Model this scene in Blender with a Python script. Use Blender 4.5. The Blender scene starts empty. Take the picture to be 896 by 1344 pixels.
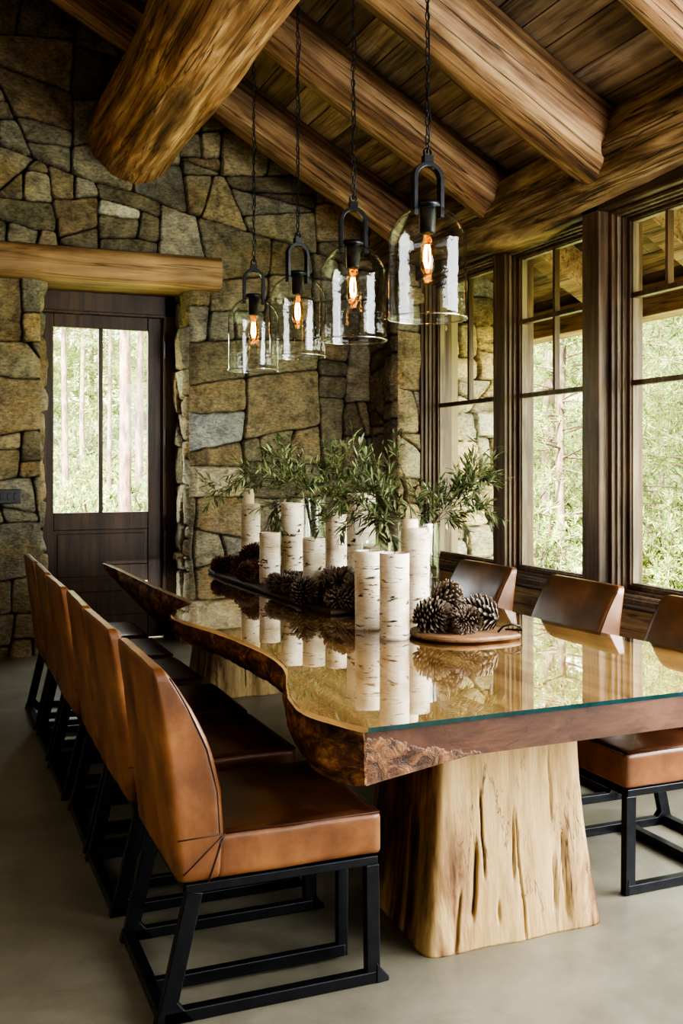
import bpy, bmesh, math, random
import numpy as np
from mathutils import Vector, Matrix, noise as mn
random.seed(7)
RNG = np.random.default_rng(11)
COL = bpy.context.scene.collection
PI = math.pi

# ------------------------------------------------------------------ helpers
SAT = .76
def lin(h):
    h = h.lstrip('#')
    o = []
    for i in (0, 2, 4):
        c = int(h[i:i+2], 16) / 255
        o.append(c/12.92 if c <= .04045 else ((c+.055)/1.055)**2.4)
    l = .2126*o[0]+.7152*o[1]+.0722*o[2]
    return tuple(max(.0005, l+(c-l)*SAT) for c in o)

def link(o, parent=None):
    COL.objects.link(o)
    if parent is not None:
        o.parent = parent
    return o

def tag(o, label=None, cat=None, group=None, kind=None):
    if label: o['label'] = label
    if cat: o['category'] = cat
    if group: o['group'] = group
    if kind: o['kind'] = kind
    return o

def empty(name, loc=(0, 0, 0), rz=0.0):
    o = bpy.data.objects.new(name, None)
    o.empty_display_size = .1
    o.location = loc
    o.rotation_euler = (0, 0, rz)
    return link(o)

class MB:
    """collects geometry for ONE mesh object"""
    def __init__(self):
        self.v = []; self.f = []; self.m = []; self.c = []
    def add(self, verts, faces, mi=0, cols=None):
        n = len(self.v)
        self.v += [tuple(map(float, p)) for p in verts]
        self.f += [tuple(int(i)+n for i in f) for f in faces]
        self.m += [mi]*len(faces)
        if cols is not None:
            self.c += [tuple(c) for c in cols]
        elif self.c or cols is not None:
            self.c += [(1, 1, 1)]*len(verts)
        return self
    def box(self, x0, x1, y0, y1, z0, z1, mi=0, col=None):
        v = [(x, y, z) for z in (z0, z1) for y in (y0, y1) for x in (x0, x1)]
        f = [(0, 2, 3, 1), (4, 5, 7, 6), (0, 1, 5, 4), (2, 6, 7, 3), (0, 4, 6, 2), (1, 3, 7, 5)]
        return self.add(v, f, mi, None if col is None else [col]*8)
    def bar(self, p0, p1, w, h, up=(0, 0, 1), mi=0):
        p0, p1 = Vector(p0), Vector(p1)
        d = (p1-p0).normalized(); u = Vector(up)
        s = d.cross(u)
        if s.length < 1e-4: s = d.cross(Vector((1, 0, 0)))
        s.normalize(); u = s.cross(d).normalized()
        v = []
        for p in (p0, p1):
            for a, b in ((-1, -1), (1, -1), (1, 1), (-1, 1)):
                v.append(p + s*(a*w/2) + u*(b*h/2))
        f = [(0, 1, 2, 3), (7, 6, 5, 4), (0, 4, 5, 1), (1, 5, 6, 2), (2, 6, 7, 3), (3, 7, 4, 0)]
        return self.add(v, f, mi)
    def tube(self, pts, r, n=8, mi=0, cap=True, closed=False, rads=None):
        pts = [Vector(p) for p in pts]; N = len(pts); v = []; prev = None
        for i, p in enumerate(pts):
            if closed: t = pts[(i+1) % N]-pts[i-1]
            else: t = pts[min(i+1, N-1)]-pts[max(i-1, 0)]
            t.normalize()
            if prev is None:
                a = Vector((0, 0, 1)) if abs(t.z) < .9 else Vector((1, 0, 0))
                s = t.cross(a).normalized()
            else:
                s = (prev - t*prev.dot(t)).normalized()
            prev = s; b = t.cross(s)
            rr = rads[i] if rads else r
            for k in range(n):
                a = 2*PI*k/n
                v.append(p + s*(math.cos(a)*rr) + b*(math.sin(a)*rr))
        f = []
        for i in range(N if closed else N-1):
            j = (i+1) % N
            for k in range(n):
                k2 = (k+1) % n
                f.append((i*n+k, i*n+k2, j*n+k2, j*n+k))
        if cap and not closed:
            f.append(tuple(range(n-1, -1, -1))); f.append(tuple((N-1)*n+k for k in range(n)))
        return self.add(v, f, mi)
    def lathe(self, prof, n=40, c=(0, 0, 0), mi=0, cap0=False, cap1=False):
        v = []; f = []; N = len(prof)
        for r, z in prof:
            for k in range(n):
                a = 2*PI*k/n
                v.append((c[0]+r*math.cos(a), c[1]+r*math.sin(a), c[2]+z))
        for i in range(N-1):
            for k in range(n):
                k2 = (k+1) % n
                f.append((i*n+k, i*n+k2, (i+1)*n+k2, (i+1)*n+k))
        if cap0: f.append(tuple(range(n-1, -1, -1)))
        if cap1: f.append(tuple((N-1)*n+k for k in range(n)))
        return self.add(v, f, mi)
    def build(self, name, mats, parent=None, smooth=False, bevel=0, seg=2, angle=None, cols=None):
        me = bpy.data.meshes.new(name)
        me.from_pydata(self.v, [], self.f)
        if not isinstance(mats, (list, tuple)): mats = [mats]
        for m in mats: me.materials.append(m)
        if len(mats) > 1: me.polygons.foreach_set('material_index', self.m)
        c = cols if cols is not None else (self.c if self.c else None)
        if c is not None:
            a = me.color_attributes.new('col', 'FLOAT_COLOR', 'POINT')
            arr = np.ones((len(self.v), 4), dtype=np.float32)
            arr[:, :3] = np.asarray(c, dtype=np.float32)
            a.data.foreach_set('color', arr.ravel())
        if smooth or angle:
            me.polygons.foreach_set('use_smooth', [True]*len(me.polygons))
            if angle: me.set_sharp_from_angle(angle=angle)
        me.update()
        o = link(bpy.data.objects.new(name, me), parent)
        if bevel:
            b = o.modifiers.new('bevel', 'BEVEL'); b.width = bevel; b.segments = seg
            b.limit_method = 'ANGLE'; b.angle_limit = math.radians(40)
        return o

def np_mesh(name, V, F, mats, parent=None, cols=None, smooth=True, mi=None, angle=None):
    m = MB(); m.v = [tuple(p) for p in np.asarray(V).tolist()]; m.f = [tuple(f) for f in np.asarray(F).tolist()] if not isinstance(F, list) else F
    m.m = mi if mi is not None else [0]*len(m.f)
    return m.build(name, mats, parent, smooth=smooth, cols=cols, angle=angle)

def copy_tree(o, parent=None):
    c = o.copy(); COL.objects.link(c)
    if parent is not None:
        c.parent = parent
    for ch in list(o.children):
        copy_tree(ch, c)
    return c

# --- vectorised value noise
def _h(ix, iy, iz):
    n = (ix.astype(np.int64)*374761393 + iy.astype(np.int64)*668265263 + iz.astype(np.int64)*2147483647) & 0xffffffff
    n = ((n ^ (n >> 13)) * 1274126177) & 0xffffffff
    n = (n ^ (n >> 16))
    return (n & 0xffff)/65535.0
def vnoise(x, y, z):
    x, y, z = np.broadcast_arrays(np.asarray(x, float), np.asarray(y, float), np.asarray(z, float))
    ix, iy, iz = np.floor(x), np.floor(y), np.floor(z)
    fx, fy, fz = x-ix, y-iy, z-iz
    u, v, w = fx*fx*(3-2*fx), fy*fy*(3-2*fy), fz*fz*(3-2*fz)
    r = 0
    for a in (0, 1):
        for b in (0, 1):
            for c in (0, 1):
                r = r + _h(ix+a, iy+b, iz+c)*(u if a else 1-u)*(v if b else 1-v)*(w if c else 1-w)
    return r*2-1
def fbm(x, y, z, o=4):
    r = 0; a = 1; s = 0
    for i in range(o):
        r = r + a*vnoise(x*2**i+i*17.3, y*2**i+i*5.1, z*2**i+i*9.7); s += a; a *= .5
    return r/s
def sstep(a, b, x):
    t = np.clip((x-a)/(b-a), 0, 1); return t*t*(3-2*t)

# ------------------------------------------------------------------ materials
class NT:
    def __init__(self, name):
        self.m = bpy.data.materials.new(name); self.m.use_nodes = True
        self.t = self.m.node_tree; self.t.nodes.clear()
        self.out = self.t.nodes.new('ShaderNodeOutputMaterial')
    def n(self, typ, props=None, **inp):
        nd = self.t.nodes.new('ShaderNode'+typ)
        for k, v in (props or {}).items(): setattr(nd, k, v)
        for k, v in inp.items():
            key = k.replace('_', ' ')
            s = None
            for cand in (k, key):
                if cand in nd.inputs: s = nd.inputs[cand]; break
            if s is None and k[0] == 'i' and k[1:].isdigit(): s = nd.inputs[int(k[1:])]
            self.set(s, v)
        return nd
    def set(self, s, v):
        if hasattr(v, 'is_output') or isinstance(v, bpy.types.NodeSocket): self.t.links.new(v, s)
        elif isinstance(v, bpy.types.Node): self.t.links.new(v.outputs[0], s)
        else:
            if isinstance(v, (tuple, list)) and len(v) == 3 and s.type == 'RGBA': v = (*v, 1)
            s.default_value = v
    def ramp(self, fac, stops, interp='LINEAR'):
        nd = self.t.nodes.new('ShaderNodeValToRGB'); cr = nd.color_ramp; cr.interpolation = interp
        while len(cr.elements) < len(stops): cr.elements.new(.5)
        for e, (p, c) in zip(cr.elements, stops):
            e.position = p
            if not isinstance(c, (tuple, list)): c = (c, c, c)
            e.color = (*c[:3], 1)
        self.set(nd.inputs[0], fac); return nd.outputs[0]
    def mix(self, fac, a, b, mode='MIX'):
        nd = self.t.nodes.new('ShaderNodeMix'); nd.data_type = 'RGBA'; nd.blend_type = mode
        self.set(nd.inputs[0], fac); self.set(nd.inputs[6], a); self.set(nd.inputs[7], b); return nd.outputs[2]
    def math(self, op, a, b=0.0):
        nd = self.t.nodes.new('ShaderNodeMath'); nd.operation = op
        self.set(nd.inputs[0], a); self.set(nd.inputs[1], b); return nd.outputs[0]
    def obj(self, scale=(1, 1, 1), loc=(0, 0, 0)):
        tc = self.n('TexCoord')
        return self.n('Mapping', Vector=tc.outputs['Object'], Scale=scale, Location=loc).outputs[0]
    def noise(self, vec, scale, detail=4, rough=.55, dist=0.0):
        return self.n('TexNoise', Vector=vec, Scale=scale, Detail=detail, Roughness=rough, Distortion=dist).outputs[0]
    def bump(self, h, strength=.3, dist=.02, normal=None):
        nd = self.n('Bump', Height=h, Strength=strength, Distance=dist)
        if normal is not None: self.set(nd.inputs['Normal'], normal)
        return nd.outputs[0]
    def attr(self, name='col'):
        return self.n('Attribute', {'attribute_name': name}).outputs[0]
    def pbr(self, color, rough=.5, normal=None, metal=0.0, spec=.5, **kw):
        p = self.n('BsdfPrincipled', Base_Color=color, Roughness=rough, Metallic=metal)
        self.set(p.inputs['Specular IOR Level'], spec)
        for k, v in kw.items(): self.set(p.inputs[k.replace('_', ' ')], v)
        if normal is not None: self.set(p.inputs['Normal'], normal)
        self.t.links.new(p.outputs[0], self.out.inputs[0]); return self.m

def wood(name, axis, dark, mid, light, s=1.0, rough=.6, bump=.35, attr=False, crack=.6, spec=.3, stretch=.07, patch=(.62, 1.25), bd=.01):
    t = NT(name)
    sc = [s, s, s]; sc['XYZ'.index(axis)] = s*stretch
    v = t.obj(tuple(sc))
    n1 = t.noise(v, 11, 8, .66, .5)
    n2 = t.noise(t.obj((s, s, s)), 1.6, 3, .5)
    sc2 = [s, s, s]; sc2['XYZ'.index(axis)] = s*.025
    n3 = t.noise(t.obj(tuple(sc2), (3, 7, 1)), 9, 3, .6, .3)
    c = t.ramp(n1, [(.30, lin(dark)), (.48, lin(mid)), (.70, lin(light))])
    c = t.mix(1.0, c, t.ramp(n2, [(.3, patch[0]), (.7, patch[1])]), 'MULTIPLY')
    line = t.ramp(t.math('ABSOLUTE', t.math('SUBTRACT', n3, .5)), [(0, 1 - crack), (.018, 1)])
    c = t.mix(1.0, c, line, 'MULTIPLY')
    if attr: c = t.mix(1.0, c, t.attr(), 'MULTIPLY')
    h = t.math('ADD', t.math('MULTIPLY', n1, .6), t.math('MULTIPLY', line, .5))
    return t.pbr(c, rough, t.bump(h, bump, bd), spec=spec)

def m_stone():
    t = NT('stone')
    a = t.attr()
    n = t.noise(t.obj(), 9, 8, .68, .4)
    n2 = t.noise(t.obj((1, 1, 2.2)), 28, 6, .7)
    c = t.mix(1.0, a, t.ramp(n, [(.28, (.42, .40, .37)), (.5, (1, 1, 1)), (.72, (1.45, 1.38, 1.2))]), 'MULTIPLY')
    c = t.mix(1.0, c, t.ramp(n2, [(.32, .5), (.6, 1.16)]), 'MULTIPLY')
    rust = t.ramp(t.noise(t.obj((1, 1, 1), (5, 2, 9)), 3.2, 6, .7, .6), [(.55, 0), (.72, .55)])
    c = t.mix(rust, c, t.mix(1.0, c, (1.25, .86, .5), 'MULTIPLY'))
    h = t.math('ADD', n2, t.math('MULTIPLY', n, .8))
    return t.pbr(c, .85, t.bump(h, 1.0, .022), spec=.25)

def m_concrete():
    t = NT('polished_concrete')
    n = t.noise(t.obj(), .9, 6, .6, .8)
    n2 = t.noise(t.obj((1, 1, 1), (4, 4, 0)), 5, 8, .7, .3)
    n3 = t.noise(t.obj(), 90, 2, .5)
    c = t.ramp(n, [(.3, lin('#5e5844')), (.5, lin('#766f5a')), (.72, lin('#8f8770'))])
    c = t.mix(1.0, c, t.ramp(n2, [(.3, .8), (.65, 1.1)]), 'MULTIPLY')
    c = t.mix(1.0, c, t.ramp(n3, [(.25, .85), (.4, 1)]), 'MULTIPLY')
    cr = t.noise(t.obj((1, 1, 1), (9, 1, 0)), .7, 7, .55, .2)
    line = t.ramp(t.math('ABSOLUTE', t.math('SUBTRACT', cr, .5)), [(0, .82), (.0010, 1)])
    return t.pbr(c, .33, t.bump(n2, .06, .01), spec=.45)

def m_leather(name, base, dark, light, rough=.36):
    t = NT(name)
    v = t.obj()
    n = t.noise(v, 5, 5, .6, .25)
    n2 = t.noise(t.obj((1, 1, .35), (2, 3, 4)), 14, 4, .6, .1)
    c = t.ramp(n, [(.28, lin(dark)), (.5, lin(base)), (.74, lin(light))])
    c = t.mix(1.0, c, t.ramp(n2, [(.3, .84), (.65, 1.08)]), 'MULTIPLY')
    g = t.n('TexVoronoi', Vector=v, Scale=260).outputs[0]
    b = t.bump(g, .06, .002)
    wr = t.noise(t.obj((1, 1, 1.0), (1, 8, 3)), 8, 3, .5, .3)
    b = t.bump(wr, .16, .012, b)
    return t.pbr(c, rough, b, spec=.5)

def m_iron(name='blackened_iron', col='#1a1b20', rough=.34):
    t = NT(name)
    n = t.noise(t.obj(), 18, 5, .6)
    c = t.ramp(n, [(.3, tuple(.7*x for x in lin(col))), (.7, tuple(1.6*x for x in lin(col)))])
    return t.pbr(c, rough, t.bump(n, .12, .004), metal=.55, spec=.5)

def m_glass(name, tint=(.96, .98, .97), ior=1.45, boost=1.0, bump=None, base=0.0, edge=None):
    t = NT(name)
    tr = t.n('BsdfTransparent', Color=tint)
    nrm = None
    if bump:
        nrm = t.bump(t.noise(t.obj((1, 1, .6)), bump[0], 3, .6), bump[1], .01)
    gl = t.n('BsdfGlossy', Color=(1, 1, 1), Roughness=0.0 if not bump else .02)
    ge = t.n('NewGeometry')
    nn = ge.outputs['Normal']
    if nrm is not None:
        t.set(gl.inputs['Normal'], nrm); nn = nrm
    dt = t.n('VectorMath', {'operation': 'DOT_PRODUCT'}, i0=ge.outputs['Incoming'], i1=nn).outputs['Value']
    ca = t.math('ABSOLUTE', dt)
    f0 = ((ior-1)/(ior+1))**2
    fr = t.math('ADD', t.math('MULTIPLY', t.math('POWER', t.math('SUBTRACT', 1.0, ca), 5.0), 1-f0), f0)
    if edge:
        t.set(tr.inputs[0], t.ramp(t.math('SUBTRACT', 1.0, ca), [(0, tint), (.6, tint), (1.0, edge)]))
    f = t.math('MINIMUM', t.math('ADD', t.math('MULTIPLY', fr, boost), base), 1.0)
    mx = t.n('MixShader', i0=f, i1=tr, i2=gl)
    t.t.links.new(mx.outputs[0], t.out.inputs[0]); return t.m

def m_birch():
    t = NT('birch_bark')
    v = t.obj((1, 1, 5.0))
    n = t.noise(v, 10, 6, .68, .7)
    n2 = t.noise(t.obj((1, 1, 3.0), (3, 3, 3)), 40, 4, .6)
    n3 = t.noise(t.obj(), 7, 3, .5)
    c = t.ramp(n3, [(.3, lin('#b89f78')), (.46, lin('#d9c8a6')), (.7, lin('#eadfc8'))])
    c = t.mix(1.0, c, t.ramp(n2, [(.3, .78), (.55, 1.0)]), 'MULTIPLY')
    k = t.ramp(n, [(.375, 1), (.425, 0)])
    c = t.mix(k, c, lin('#2a211b'))
    return t.pbr(c, .7, t.bump(t.math('ADD', n2, k), .25, .006), spec=.3)

def m_attr(name, rough=.6, spec=.4, bump=None, mult=None, trans=0.0, sheen=0):
    t = NT(name)
    c = t.attr()
    n = t.noise(t.obj(), 30, 3, .6)
    c = t.mix(1.0, c, t.ramp(n, [(.3, .75), (.7, 1.2)]), 'MULTIPLY')
    p = t.pbr(c, rough, t.bump(n, bump, .005) if bump else None, spec=spec)
    if trans:
        pb = [x for x in t.t.nodes if x.type == 'BSDF_PRINCIPLED'][0]
        tl = t.n('BsdfTranslucent', Color=c)
        mx = t.n('MixShader', i0=trans, i1=pb, i2=tl)
        t.t.links.new(mx.outputs[0], t.out.inputs[0])
    return p

def m_plain(name, col, rough=.5, metal=0.0, spec=.5, nscale=20, var=.15, bump=.05, **kw):
    t = NT(name); c = lin(col)
    n = t.noise(t.obj(), nscale, 4, .6)
    cc = t.ramp(n, [(.3, tuple(x*(1-var) for x in c)), (.7, tuple(min(1, x*(1+var)) for x in c))])
    return t.pbr(cc, rough, t.bump(n, bump, .005), metal=metal, spec=spec, **kw)

def m_emit(name, col, st):
    t = NT(name)
    e = t.n('Emission', Color=col, Strength=st)
    t.t.links.new(e.outputs[0], t.out.inputs[0]); return t.m

def m_slab():
    t = NT('maple_slab_top')
    # growth rings seen along the plank: distorted, figured, golden
    v = t.obj((1, .16, 1))
    n0 = t.noise(v, 3.2, 4, .55, 1.6)
    w = t.n('TexWave', {'wave_type': 'BANDS', 'bands_direction': 'X'}, Vector=v, Scale=2.1, Distortion=9.0, Detail=3.0, Detail_Scale=1.4).outputs['Fac' if False else 1]
    n1 = t.noise(t.obj((1, .1, 1)), 26, 7, .65, .4)
    c = t.ramp(n0, [(.28, lin('#7d4f14')), (.44, lin('#b07a22')), (.6, lin('#cf9a3c')), (.8, lin('#e6bf6c'))])
    c = t.mix(.35, c, t.ramp(w, [(.1, lin('#7a4a10')), (.6, lin('#d6a040'))]))
    c = t.mix(1.0, c, t.ramp(n1, [(.3, .8), (.65, 1.08)]), 'MULTIPLY')
    return t.pbr(c, .5, spec=.3)

def m_bark():
    t = NT('live_edge_bark')
    n = t.noise(t.obj((1, .45, 1.3)), 16, 8, .7, .7)
    n2 = t.noise(t.obj(), 55, 4, .7)
    c = t.ramp(n, [(.30, lin('#1c0f08')), (.44, lin('#59351a')), (.56, lin('#96602b')), (.72, lin('#cf9d5c'))])
    c = t.mix(1.0, c, t.ramp(n2, [(.3, .6), (.6, 1.1)]), 'MULTIPLY')
    c = t.mix(1.0, c, t.attr(), 'MULTIPLY')
    return t.pbr(c, .75, t.bump(t.math('ADD', n, n2), .8, .02), spec=.3)

def m_end():
    t = NT('sawn_slab_end')
    n1 = t.noise(t.obj((.35, 1, 1.2)), 12, 8, .66, .6); n2 = t.noise(t.obj(), 2.2, 3, .5)
    c = t.ramp(n1, [(.3, lin('#3c200c')), (.5, lin('#5a3317')), (.7, lin('#734727'))])
    c = t.mix(1.0, c, t.ramp(n2, [(.3, .75), (.7, 1.2)]), 'MULTIPLY')
    ck = t.math('ABSOLUTE', t.math('SUBTRACT', t.noise(t.obj((1, 1, 2.2), (3, 0, 5)), 3.0, 5, .6, 1.2), .5))
    c = t.mix(t.math('MULTIPLY', t.ramp(ck, [(0, 1), (.006, 0)]), .7), c, lin('#24120a'))
    n3 = t.noise(t.obj((1, 1, 1.3)), 18, 8, .7, .8)
    bk = t.ramp(n3, [(.30, lin('#1c0f08')), (.45, lin('#4f2d13')), (.58, lin('#85531f')), (.74, lin('#b98444'))])
    k = t.math('ADD', t.attr('burl'), t.math('MULTIPLY', t.math('SUBTRACT', t.noise(t.obj(), 26, 5, .6), .5), .9))
    k = t.ramp(k, [(.42, 0), (.52, 1)])
    c = t.mix(k, c, bk)
    h = t.math('ADD', t.math('MULTIPLY', n1, .15), t.math('MULTIPLY', t.math('MULTIPLY', n3, k), 1.2))
    return t.pbr(c, .55, t.bump(h, .6, .015), spec=.3)

def m_stump():
    t = NT('debarked_stump')
    v = t.obj((1, 1, .09))
    n = t.noise(v, 24, 8, .68, .4)
    v2 = t.obj((1, 1, .22), (2, 5, 0))
    patch = t.noise(v2, 4.2, 5, .62, .9)
    c = t.ramp(n, [(.28, lin('#9c7434')), (.5, lin('#c49c50')), (.72, lin('#d8b771'))])
    a = t.attr()           # red channel: brown heartwood / bark remains, plus painted shade on the left face, 0..1
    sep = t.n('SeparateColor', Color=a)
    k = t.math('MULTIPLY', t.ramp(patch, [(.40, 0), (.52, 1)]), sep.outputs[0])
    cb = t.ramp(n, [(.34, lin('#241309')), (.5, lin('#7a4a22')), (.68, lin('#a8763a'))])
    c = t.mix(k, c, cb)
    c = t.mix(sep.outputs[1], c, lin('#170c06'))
    fine = t.noise(t.obj((1, 1, .06)), 75, 4, .65)
    c = t.mix(1.0, c, t.ramp(fine, [(.32, .84), (.55, 1.04)]), 'MULTIPLY')
    ck = t.noise(t.obj((1, 1, .10), (4, 4, 1)), 13, 5, .6, .5)
    ck = t.math('ABSOLUTE', t.math('SUBTRACT', ck, .5))
    msk = t.ramp(t.noise(t.obj((1, 1, .5), (8, 1, 1)), 5, 3, .5), [(.50, 0), (.60, 1)])
    line = t.ramp(ck, [(0, 1), (.012, 0)])
    c = t.mix(t.math('MULTIPLY', t.math('MULTIPLY', line, msk), .85), c, lin('#2a170b'))
    h = t.math('ADD', t.math('MULTIPLY', n, .7), t.math('MULTIPLY', k, -.3))
    return t.pbr(c, .62, t.bump(h, .4, .01), spec=.3)

M = {}
M['stone'] = m_stone()
M['concrete'] = m_concrete()
M['log'] = wood('hewn_log', 'Z', '#4a2c16', '#996a3b', '#d6b07e', s=1.5, rough=.62, bump=.8, attr=True, crack=.8)
M['eave'] = wood('weathered_eave_log', 'Z', '#2c1d10', '#755a38', '#b39a6c', s=1.25, rough=.7, bump=1.0, attr=True, crack=.85, stretch=.12)
M['rafter'] = wood('rafter_log_wood', 'Z', '#3a2311', '#80582e', '#b58c54', s=1.5, rough=.62, bump=.8, attr=True, crack=.85)
M['beam_x'] = wood('lintel_wood', 'X', '#5c3d1d', '#9c7440', '#c29a60', s=1.0, rough=.6, bump=.4, crack=.65)
M['plank'] = wood('ceiling_plank_wood', 'Y', '#4a3b27', '#8a7150', '#b59a72', s=1.3, rough=.7, bump=.3, attr=True, crack=.5)
M['trim_z'] = wood('dark_trim_vertical', 'Z', '#3a2614', '#60432a', '#84623e', s=1.6, rough=.45, bump=.2, crack=.5, spec=.4)
M['trim_y'] = wood('dark_trim_horizontal', 'Y', '#2a1b0e', '#4d341d', '#6b4b2b', s=1.5, rough=.5, bump=.2, crack=.5, spec=.4)
M['bead'] = wood('light_trim_bead', 'Z', '#5d4a33', '#86705a', '#a08d72', s=1.6, rough=.5, bump=.2, crack=.4)
M['door'] = wood('dark_door_wood', 'Z', '#24160a', '#452b13', '#5c3d1e', s=1.4, rough=.5, bump=.15, crack=.4, spec=.45)
M['siding'] = wood('sill_board_wood', 'Y', '#6b4a28', '#a07848', '#c49f6c', s=1.3, rough=.6, bump=.3, crack=.7)
M['slab'] = m_slab()
M['endgrain'] = m_end()
M['bark'] = m_bark()
M['stump'] = m_stump()
M['leather'] = m_leather('tan_leather', '#80490f', '#5a3107', '#9e6320')
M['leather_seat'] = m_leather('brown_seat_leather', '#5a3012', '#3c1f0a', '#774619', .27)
M['leather_dark'] = m_leather('deep_brown_leather', '#6b3f18', '#4a2a0c', '#865526', .30)
M['thread'] = m_plain('dark_seam_thread', '#4a2a14', .7)
M['iron'] = m_iron()
M['pane'] = m_glass('window_glass', (.985, .99, .985), 1.35, .45)
M['dome'] = m_glass('seeded_glass', (.91, .925, .915), 1.45, .8, bump=(30, .15), base=.015, edge=(.12, .13, .128))
M['rim'] = m_glass('dome_rim_glass', (.80, .83, .82), 1.5, 1.5, base=.16, edge=(.3, .33, .32))
M['vase'] = m_glass('vase_glass', (.955, .975, .965), 1.5, 1.2, base=.02, edge=(.35, .44, .40))
M['tabletop'] = m_glass('table_glass', (.97, .985, .965), 1.5, 1.6, base=.02)
M['glass_edge'] = m_plain('glass_edge_teal', '#0b3a3c', .08, spec=.7, var=.3)
M['bulb'] = m_glass('amber_bulb_glass', (1.0, .74, .42), 1.4, 1.3)
M['filament'] = m_emit('glowing_filament', (1.0, .52, .18), 45)
M['birch'] = m_birch()
M['wax'] = m_plain('cream_wax', '#e6cfa4', .5, spec=.4, var=.06, Subsurface_Weight=.25)
M['char'] = m_plain('charred_wick', '#120d09', .8)
M['cone'] = m_attr('pine_cone_scales', .6, .35, .2)
M['leaf'] = m_attr('olive_leaf', .42, .45, None, trans=.25)
M['twig'] = m_plain('twig_bark', '#5a4a2c', .7)
M['darkboard'] = wood('dark_serving_board', 'Y', '#1a0f08', '#3a2512', '#5a3b1e', s=1.4, rough=.75, bump=.3, crack=.5)
M['roundboard'] = wood('round_board_wood', 'X', '#4d2f18', '#7d5531', '#9e7346', s=1.6, rough=.5, bump=.25, crack=.5)
M['needles'] = m_attr('pine_needles', .6, .3, None, trans=.4)
M['pinebark'] = wood('pine_trunk_bark', 'Z', '#4a382a', '#7d6350', '#9c8470', s=1.2, rough=.85, bump=.6, crack=.6, stretch=.25)
M['meadow'] = m_plain('forest_floor', '#8b9150', .9, nscale=2.5, var=.35)
M['plaster'] = m_plain('warm_plaster', '#9b8663', .9, nscale=3, var=.1)
M['black_plastic'] = m_plain('black_switch', '#0c0c0d', .35)
M['water'] = m_glass('vase_water', (.93, .96, .93), 1.33, .7)

# ------------------------------------------------------------------ stone walls
PAL = [lin(h) for h in ('#8f8768', '#a08757', '#7d7458', '#8a6f44', '#6f6a58', '#a79d7e', '#94805a', '#7b7a6c', '#b39a66', '#85795c', '#6e5b40', '#9a9686')]
def stone_polys(w, h, rng, amax, amin):
    """irregular angular rubble: the wall is cut up by slightly skewed lines into convex stones"""
    out = []
    def area_(P): x, y = P[:, 0], P[:, 1]; return .5*abs(np.dot(x, np.roll(y, -1))-np.dot(y, np.roll(x, -1)))
    def cut(P, c, n):
        A, B = [], []
        d = (P-c)@n
        for i in range(len(P)):
            j = (i+1) % len(P)
            (A if d[i] >= 0 else B).append(P[i])
            if d[i]*d[j] < 0:
                q = P[i]+(P[j]-P[i])*d[i]/(d[i]-d[j]); A.append(q); B.append(q)
        return np.array(A), np.array(B)
    def rec(P, lvl):
        ar = area_(P)
        if ar < math.exp(rng.uniform(math.log(amin), math.log(amax))) or lvl > 12:
            out.append(P); return
        mn_, mx_ = P.min(0), P.max(0); sz = mx_-mn_
        horiz = sz[1]*1.25 > sz[0] if rng.random() < .9 else rng.random() < .5
        ang = (PI/2 if horiz else 0)+rng.normal(0, .13)
        if rng.random() < .05: ang += rng.choice((-.6, .6))
        n = np.array((math.cos(ang), math.sin(ang)))
        c = P.mean(0)+sz*rng.uniform(-.17, .17, 2)
        A, B = cut(P, c, n)
        if len(A) < 3 or len(B) < 3 or area_(A) < amin*.22 or area_(B) < amin*.22:
            if lvl > 8: out.append(P); return
            rec(P, lvl+1); return
        rec(A, lvl+1); rec(B, lvl+1)
    rec(np.array([(-.12, -.12), (w+.12, -.12), (w+.12, h+.12), (-.12, h+.12)], float), 0)
    return out

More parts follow.
